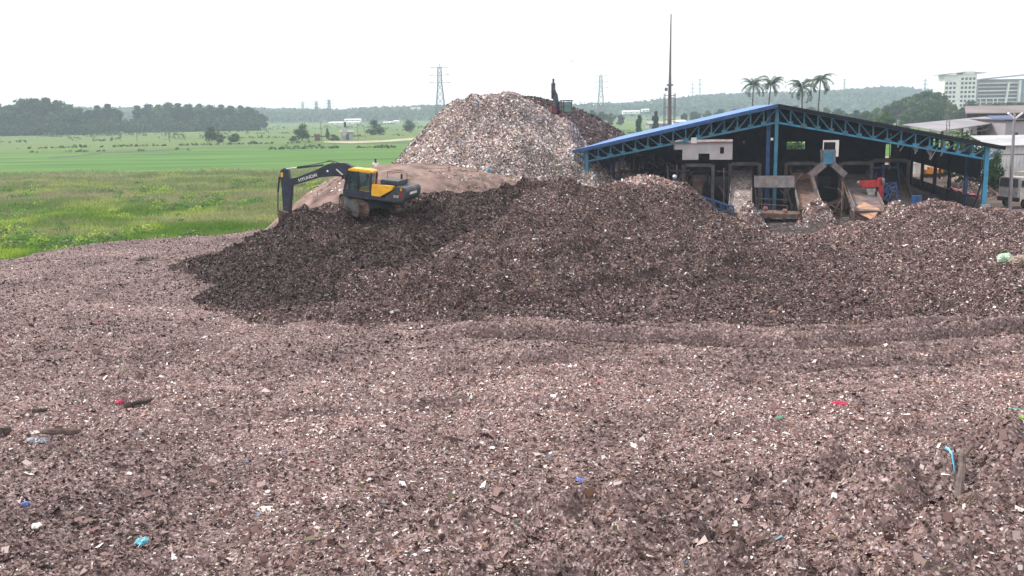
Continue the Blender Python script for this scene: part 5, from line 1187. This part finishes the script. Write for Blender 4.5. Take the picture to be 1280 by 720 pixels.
t = empty('grey_hall', (AV(1270, 160, 128).x, 128, 0), 0, 'plain grey windowless hall at the right edge, above the white warehouse', 'building'); zz = zof(1265, 151.5, 128)
MB().box((1.4, 6, zz / 2), (5.6, 12, zz)).build('walls', M_GREYW, t); MB().box((1.4, 6, zz + .1), (6, 12.4, .2)).build('roof', M_DKM, t)
# white wall building seen through the back of the shed
a, b = AV(818, 180, 152), AV(935, 180, 152)
t = empty('white_building', ((a.x + b.x) / 2, 152, -.5), 0, 'low white building glimpsed through the left gap in the back of the blue shed', 'building'); zz = zof(880, 178, 152) + .5
MB().box((0, 4, zz / 2), (b.x - a.x, 8, zz)).build('walls', mat('lavender_render', (.5, .47, .52), .85, 0, .12, .5), t); MB().slab([(-(b.x - a.x) / 2, -.5, zz + .1), ((b.x - a.x) / 2, -.5, zz + .1), ((b.x - a.x) / 2, 9, zz + 1.6), (-(b.x - a.x) / 2, 9, zz + 1.6)], .1).build('roof', mat('mottled_roof', (.2, .15, .15), .8, 0, .5, 1.2), t)
a, b = AV(1020, 180, 150), AV(1056, 180, 150)
t = empty('white_building', ((a.x + b.x) / 2, 150, -.5), 0, 'small white building glimpsed above the blue hood through the back of the shed', 'building'); MB().box((0, 3, 3), (b.x - a.x, 6, 6)).build('walls', M_WALLW, t); MB().box((0, 3, 6.1), (b.x - a.x + .6, 6.6, .2)).build('roof', M_GRF, t)
a, b = AV(1139, 205, 128), AV(1152, 205, 128)
t = empty('white_tank', ((a.x + b.x) / 2, 128, -.2), 0, 'white round tank seen through the far end of the right side opening', 'tank'); MB().tube((0, 0, 0), (0, 0, 3.0), .8, .8, 20).build('tank_body', M_WALLW, t); MB().tube((0, 0, 3.0), (0, 0, 3.25), .8, .3, 20).tube((0, 0, 1.4), (0, 0, 1.5), .83, n=20).build('lid', M_STEEL, t)
# orange machines seen through the side opening
M_OR = mat('orange_machine', (.8, .3, .02), .5, 0, .12, 2)
for px, py, D, s_, lb in ((1161, 216, 112, .75, 'orange loader farther back, seen through the side opening of the shed'), (1175, 215, 108, .75, 'orange loader in the middle of the side opening of the shed')):
    p = Vector(ground(px, py + 6, 0).tolist()); t = empty('loader', (p.x, p.y, 0), 0, lb, 'loader'); t.scale = (s_, s_, s_)
    MB().box((0, 0, .95), (1.5, 1.0, .7)).build('body', M_OR, t, .06); MB().box((.1, 0, 1.5), (.7, .8, .5)).build('hood', M_OR, t, .06); MB().beam((-.6, 0, 1.2), (-1.1, 0, 1.45), .2, .25).beam((.6, 0, 1.2), (1.15, 0, 1.3), .2, .25).build('arm', M_OR, t)
    for a_ in (-.5, .5): MB().tube((a_, -.55, .35), (a_, -.3, .35), .35, n=14).build('wheel', M_BLACK, t)
    for a_ in (-.5, .5): MB().tube((a_, .3, .35), (a_, .55, .35), .35, n=14).build('wheel', M_BLACK, t)
# pink tarpaulin over the low wall
def tarp(P0, P1, wdt, c, label):
    nx, ny = 30, 10; V = []
    for i in range(nx):
        for j in range(ny):
            u_, v_ = i / (nx - 1), j / (ny - 1); p = P0.lerp(P1, u_); z = p.z + .12 * math.sin(u_ * 21 + v_ * 3) * (1 - v_) - 1.1 * max(0, v_ - .35) + .05 * math.sin(u_ * 47); V.append((p.x + (v_ - .35) * wdt, p.y - .2 * (v_ - .35), z))
    q = np.array([[i * ny + j, (i + 1) * ny + j, (i + 1) * ny + j + 1, i * ny + j + 1] for i in range(nx - 1) for j in range(ny - 1)])
    me = quads('tarpaulin', np.array(V), q); me.materials.append(mat('tarp', c, .5, 0, .2, 2)); o = bpy.data.objects.new('tarpaulin', me); COL.objects.link(o); o.modifiers.new('s', 'SOLIDIFY').thickness = .03; tag(o, label, 'tarpaulin')
tarp(SHM @ Vector((XR + .4, 4.3, 1.05)), SHM @ Vector((XR + .4, 14, 1.05)), 1.4, (.8, .24, .28), 'pink-red tarpaulin draped over the low side wall of the blue shed')
pile('rubble_pile', W(SHM @ Vector((XR + 3.2, 18, 0.2))), 2.4, 5, 1.1, 'pale rubble pile outside the side wall, beyond the pink tarpaulin', 1.5, 2500, .14, 5)
# street poles
b0, t0 = Vector(ground(1262, 262, 0).tolist()), None; D = b0.y; t0 = AV(1268.5, 140, D)
up_ = empty('utility_pole', b0, 0, 'tall grey pole with two white lamps in a V, before the white warehouse', 'pole'); tv = t0 - b0
MB().tube((0, 0, -.2), tv, .17, .1, 12).build('pole', mat('grey_pole', (.26, .24, .26), .7, 0, .2, 1), up_)
for s_ in (-1, 1): MB().beam(tv * .93, tv * .93 + Vector((s_ * .62, -.1, .5)), .16, .13).build('lamp_arm', M_WHITE, up_)
MB().box(tv * .78 + Vector((.2, 0, 0)), (.25, .2, .2)).build('junction_box', M_DKM, up_)
p = AV(1187, 128, 116); th = empty('thin_pole', (p.x, p.y, 0), 0, 'thin lattice pole rising through the grey shed roof', 'pole')
MB().tube((-.18, 0, 0), (-.18, 0, p.z), .04, n=6).build('upright', M_GREYM, th); MB().tube((.18, 0, 0), (.18, 0, p.z), .04, n=6).build('upright', M_GREYM, th)
m = MB(); [m.beam((-.18 * (1 if k % 2 else -1), 0, p.z * k / 22), (.18 * (1 if k % 2 else -1), 0, p.z * (k + 1) / 22), .04, .04) for k in range(22)]; m.build('bracing', M_GREYM, th)
# lorry
p = Vector(ground(1298, 257.5, .02).tolist())
tk = empty('lorry', p, R(-158), 'white-cabbed lorry with a grey box body parked at the right edge', 'lorry')     # +x is its front
MB().box((2.9, 0, 1.75), (1.7, 2.2, 1.9)).build('cab', mat('dusty_white', (.45, .44, .43), .6, 0, .2, 2, 0, .3, DIRT, .2), tk, .1); cb = bpy.context.scene.objects[-1] if False else [o for o in tk.children if o.name.startswith('cab')][0]
MB().hexa([(3.76, -.95, 1.85), (3.78, -.95, 1.85), (3.78, .95, 1.85), (3.76, .95, 1.85), (3.74, -.9, 2.6), (3.77, -.9, 2.6), (3.77, .9, 2.6), (3.74, .9, 2.6)]).build('windscreen', M_WIN, cb)
for s_ in (-1, 1):
    MB().box((3.15, s_ * 1.105, 2.15), (.8, .02, .65)).build('side_window', M_WIN, cb); MB().box((3.55, s_ * 1.3, 2.2), (.08, .25, .4)).build('mirror', M_BLACK, cb); MB().box((3.77, s_ * .8, 1.1), (.06, .35, .22)).build('headlight', M_STEEL, cb)
MB().box((3.7, 0, .8), (.2, 2.2, .35)).build('bumper', M_BLACK, tk, .03)
MB().box((-.4, 0, 2.0), (4.7, 2.3, 2.1)).build('box_body', mat('lorry_body', (.33, .31, .29), .7, 0, .25, 1.5, 0, .3, RUST, .2), tk, .04)
for k in range(6): MB().box((-2.5 + k * .85, -1.18, 2.0), (.09, .06, 2.1)).build('body_rib', M_GREYM, tk)
MB().box((.4, 0, .85), (6.2, .8, .22)).build('chassis', M_BLACK, tk)
for x_ in (2.7, -1.0, -2.1):
    for s_ in (-1, 1):
        wq = MB().tube((x_, s_ * .8, .48), (x_, s_ * 1.1, .48), .48, n=20).build('wheel', M_BLACK, tk, .03); MB().tube((x_, s_ * 1.1, .48), (x_, s_ * 1.13, .48), .22, n=14).build('hub', M_GREYM, wq)

# ------------------------------------------------------------------ single pieces on the waste
M_WOOD = mat('wet_wood', (.085, .062, .055), .9, 0, .35, 4, .4); M_WOOD2 = mat('grey_wood', (.13, .095, .085), .9, 0, .3, 4, .4)
def log(pa, pb, r, m, label, zl=.13, zr_=.13, stub=False):
    a = Vector(ground(*pa, 0).tolist()); b = Vector(ground(*pb, 0).tolist())
    g = lambda p: float(SG.z(np.array([p.x]), np.array([p.y]))[0])
    a.z = g(a) + zl; b.z = g(b) + zr_; mb = MB(); n = 7; pts = [a.lerp(b, k / n) + Vector((.2 * r * math.sin(k * 1.3 + a.x), 0, .25 * r * math.sin(k * 2.1))) for k in range(n + 1)]
    d = (b - a).normalized(); s_ = d.cross(Vector((0, 0, 1))).normalized(); u_ = s_.cross(d); rings = []
    for k, p in enumerate(pts):
        rk = r * (1 + .12 * math.sin(k * 1.7 + a.x)) * (.8 if k in (0, n) else 1)
        rings.append([mb.bm.verts.new(p + (s_ * math.cos(q_) + u_ * math.sin(q_)) * rk * (1 + .13 * math.sin(q_ * 3 + k * .5 + a.y) + .05 * math.sin(q_ * 7 + k))) for q_ in [2 * math.pi * i / 14 for i in range(14)]])
    for A_, B_ in zip(rings[:-1], rings[1:]):
        for i in range(14): mb.bm.faces.new((A_[i], A_[(i + 1) % 14], B_[(i + 1) % 14], B_[i]))
    mb.bm.faces.new(rings[0][::-1]); mb.bm.faces.new(rings[-1])
    if stub: mb.tube(b - (b - a) * .12, b + Vector((.28, .1, .12)), r * .6, r * .4, 8)
    o = mb.build('log', m, None, smooth=False); return tag(o, label, 'log')
log((155, 509), (190, 502), .09, M_WOOD, 'dark short log lying below the small red scrap on the left')
log((41, 522), (60, 518.5), .06, M_WOOD, 'smallest dark stick among the logs at the left edge')
log((52, 543), (99, 540.5), .085, M_WOOD2, 'longest grey-brown log near the left edge, beside the bluish film')
log((-12, 549), (14, 543), .1, M_WOOD, 'dark log cut by the left edge of the picture')
log((1193, 684), (1199, 632), .075, M_WOOD2, 'weathered post lying upslope beside the light blue strip', .12, .35, True)
def crumple(name, px, py, size, c, label, cat, el_=(1, 1, .6), rough=.5, seed=0, S=SG, D=None, lift=.3):
    p = Vector(ground(px, py, .1).tolist()) if D is None else AV(px, py, D)
    p.z = float(S.z(np.array([p.x]), np.array([p.y]))[0]) + size * el_[2] * lift
    bm = bmesh.new(); bmesh.ops.create_icosphere(bm, subdivisions=4, radius=1); r = random.Random(seed); ph = [r.uniform(0, 6) for _ in range(6)]
    for v in bm.verts:
        n = v.co; d = 1 + .2 * math.sin(5 * n.x + ph[0]) * math.cos(4 * n.y + ph[1]) + .14 * abs(math.sin(9 * n.y + 6 * n.z + ph[2])) - .12 * abs(math.cos(13 * n.x - 7 * n.z + ph[3])) + .06 * math.sin(23 * n.z + 17 * n.x + ph[4])
        v.co = Vector((n.x * el_[0], n.y * el_[1], n.z * el_[2])) * d * size
    me = bpy.data.meshes.new(name); bm.to_mesh(me); bm.free(); me.materials.append(mat(name + '_plastic', c, rough, 0, .15, 6, 0, .5)); o = bpy.data.objects.new(name, me); COL.objects.link(o); o.location = p; o.rotation_euler = (0, 0, r.uniform(0, 3)); return tag(o, label, cat)
crumple('plastic_bag', 176, 662, .14, (.12, .42, .52), 'turquoise plastic bag knotted in a ball on the lower left waste', 'bag', seed=1)
crumple('blue_scrap', 1085, 667, .1, (.08, .35, .6), 'bright blue crumpled scrap in the dark rough patch at lower right', 'plastic scrap', seed=2)
crumple('plastic_bag', 1163, 684, .075, (.02, .35, .2), 'small green bag right of the blue scrap at lower right', 'bag', seed=3)
crumple('red_cloth', 1050, 503, .2, (.45, .03, .08), 'crumpled crimson cloth right of the middle of the tip', 'cloth', (1.3, .8, .45), .9, 4)
crumple('red_scrap', 149, 499, .12, (.5, .02, .1), 'small red scrap just above the dark short log', 'plastic scrap', seed=5)
crumple('blue_scrap', 31, 621, .1, (.07, .13, .4), 'dark blue scrap beside a white one at the lower left edge', 'plastic scrap', seed=6)
crumple('white_scrap', 44, 643, .11, (.75, .75, .7), 'white crumpled scrap below the dark blue one at lower left', 'plastic scrap', seed=7)
crumple('film_heap', 45, 548, .26, (.12, .125, .16), 'greyish blue translucent film heap over the end of the longest log', 'plastic film', (1.4, .8, .35), .4, 8)
crumple('green_scrap', 1271, 508, .17, (.03, .3, .2), 'green plastic scrap at the right edge of the tip', 'plastic scrap', (1.5, .6, .3), seed=9)
crumple('green_scrap', 974, 517, .13, (.05, .28, .18), 'faded green scrap left of the crimson cloth', 'plastic scrap', (.8, 1, .4), seed=10)
crumple('film_heap', 1256, 331, .42, (.42, .58, .42), 'pale green crumpled film on the right hump of the dark mound', 'plastic film', (1.3, .8, .7), .5, 11, SA, 50.5, .5)
crumple('blue_scrap', 1244, 607, .17, (.13, .2, .4), 'frayed dusty blue scrap near the right edge', 'plastic scrap', (1.3, .8, .3), seed=12)
crumple('green_scrap', 1277, 572, .14, (.2, .33, .06), 'yellow-green scrap on the right picture edge', 'plastic scrap', seed=13)
crumple('blue_scrap', 726, 603, .13, (.08, .1, .35), 'navy scrap in the centre foreground', 'plastic scrap', (1.4, .8, .25), seed=14)
crumple('pale_scrap', 332, 630, .2, (.62, .5, .46), 'flat pale pink scrap in the left foreground', 'plastic scrap', (1, .8, .25), .8, 15)
crumple('brown_lump', 1274, 346, .55, (.3, .23, .19), 'brown rounded lump on the right hump, below the pale green film', 'lump', (1.3, .8, .6), .9, 16, SA, 49.5, .4)
crumple('dark_lump', 178, 323, .5, (.05, .036, .034), 'isolated dark lump on the flat waste left of the mound', 'lump', (1.3, .8, .5), .95, 17, SG)
crumple('blue_scrap', 611, 213, .28, (.12, .35, .5), 'light blue scrap at the foot of the tall pale mound', 'plastic scrap', (1, .6, .9), .6, 18, SB, 83.5, .3)
crumple('stump', 1205, 704, .2, (.2, .14, .115), 'brown stump below the weathered post at the lower right', 'stump', (.8, .9, 1.0), .95, 19)
# light blue strip
pa, pb = Vector(ground(1177, 628, 0).tolist()), Vector(ground(1190, 644, 0).tolist()); V = []; nn_ = 12
for i in range(nn_ + 1):
    f_ = i / nn_; p = pa.lerp(pb, f_); z = float(SG.z(np.array([p.x]), np.array([p.y]))[0]) + .16 + .05 * math.sin(f_ * 5)
    for s_ in (-1, 0, 1): V.append((p.x + s_ * .035, p.y + s_ * .05, z + (.03 if s_ == 0 else 0) + .01 * math.sin(i * 2 + s_)))
q = np.array([[i * 3 + j, i * 3 + j + 1, (i + 1) * 3 + j + 1, (i + 1) * 3 + j] for i in range(nn_) for j in range(2)])
me = quads('plastic_strip', np.array(V), q); me.materials.append(mat('sky_blue_plastic', (.16, .5, .72), .35, 0, .08, 4, 0, .5)); o = bpy.data.objects.new('plastic_strip', me); COL.objects.link(o); o.modifiers.new('s', 'SOLIDIFY').thickness = .012
tag(o, 'light blue plastic strip beside the weathered post at lower right', 'plastic strip')
# bird
p = AV(714, 77, 130); m = MB(); m.beam((-.16, 0, 0), (.16, 0, .02), .08, .08).slab([(-.04, 0, .02), (.08, 0, .02), (.02, .45, .2), (-.1, .42, .2)], .02).slab([(-.04, 0, .02), (.08, 0, .02), (.02, -.45, .2), (-.1, -.42, .2)], .02)
o = m.build('bird', M_DKM, None); o.location = p; o.rotation_euler.z = R(70); tag(o, 'small dark bird flying in the white sky above the tall mound', 'bird')
for o in list(COL.objects):
    if o.type == 'EMPTY' and not o.children: bpy.data.objects.remove(o)
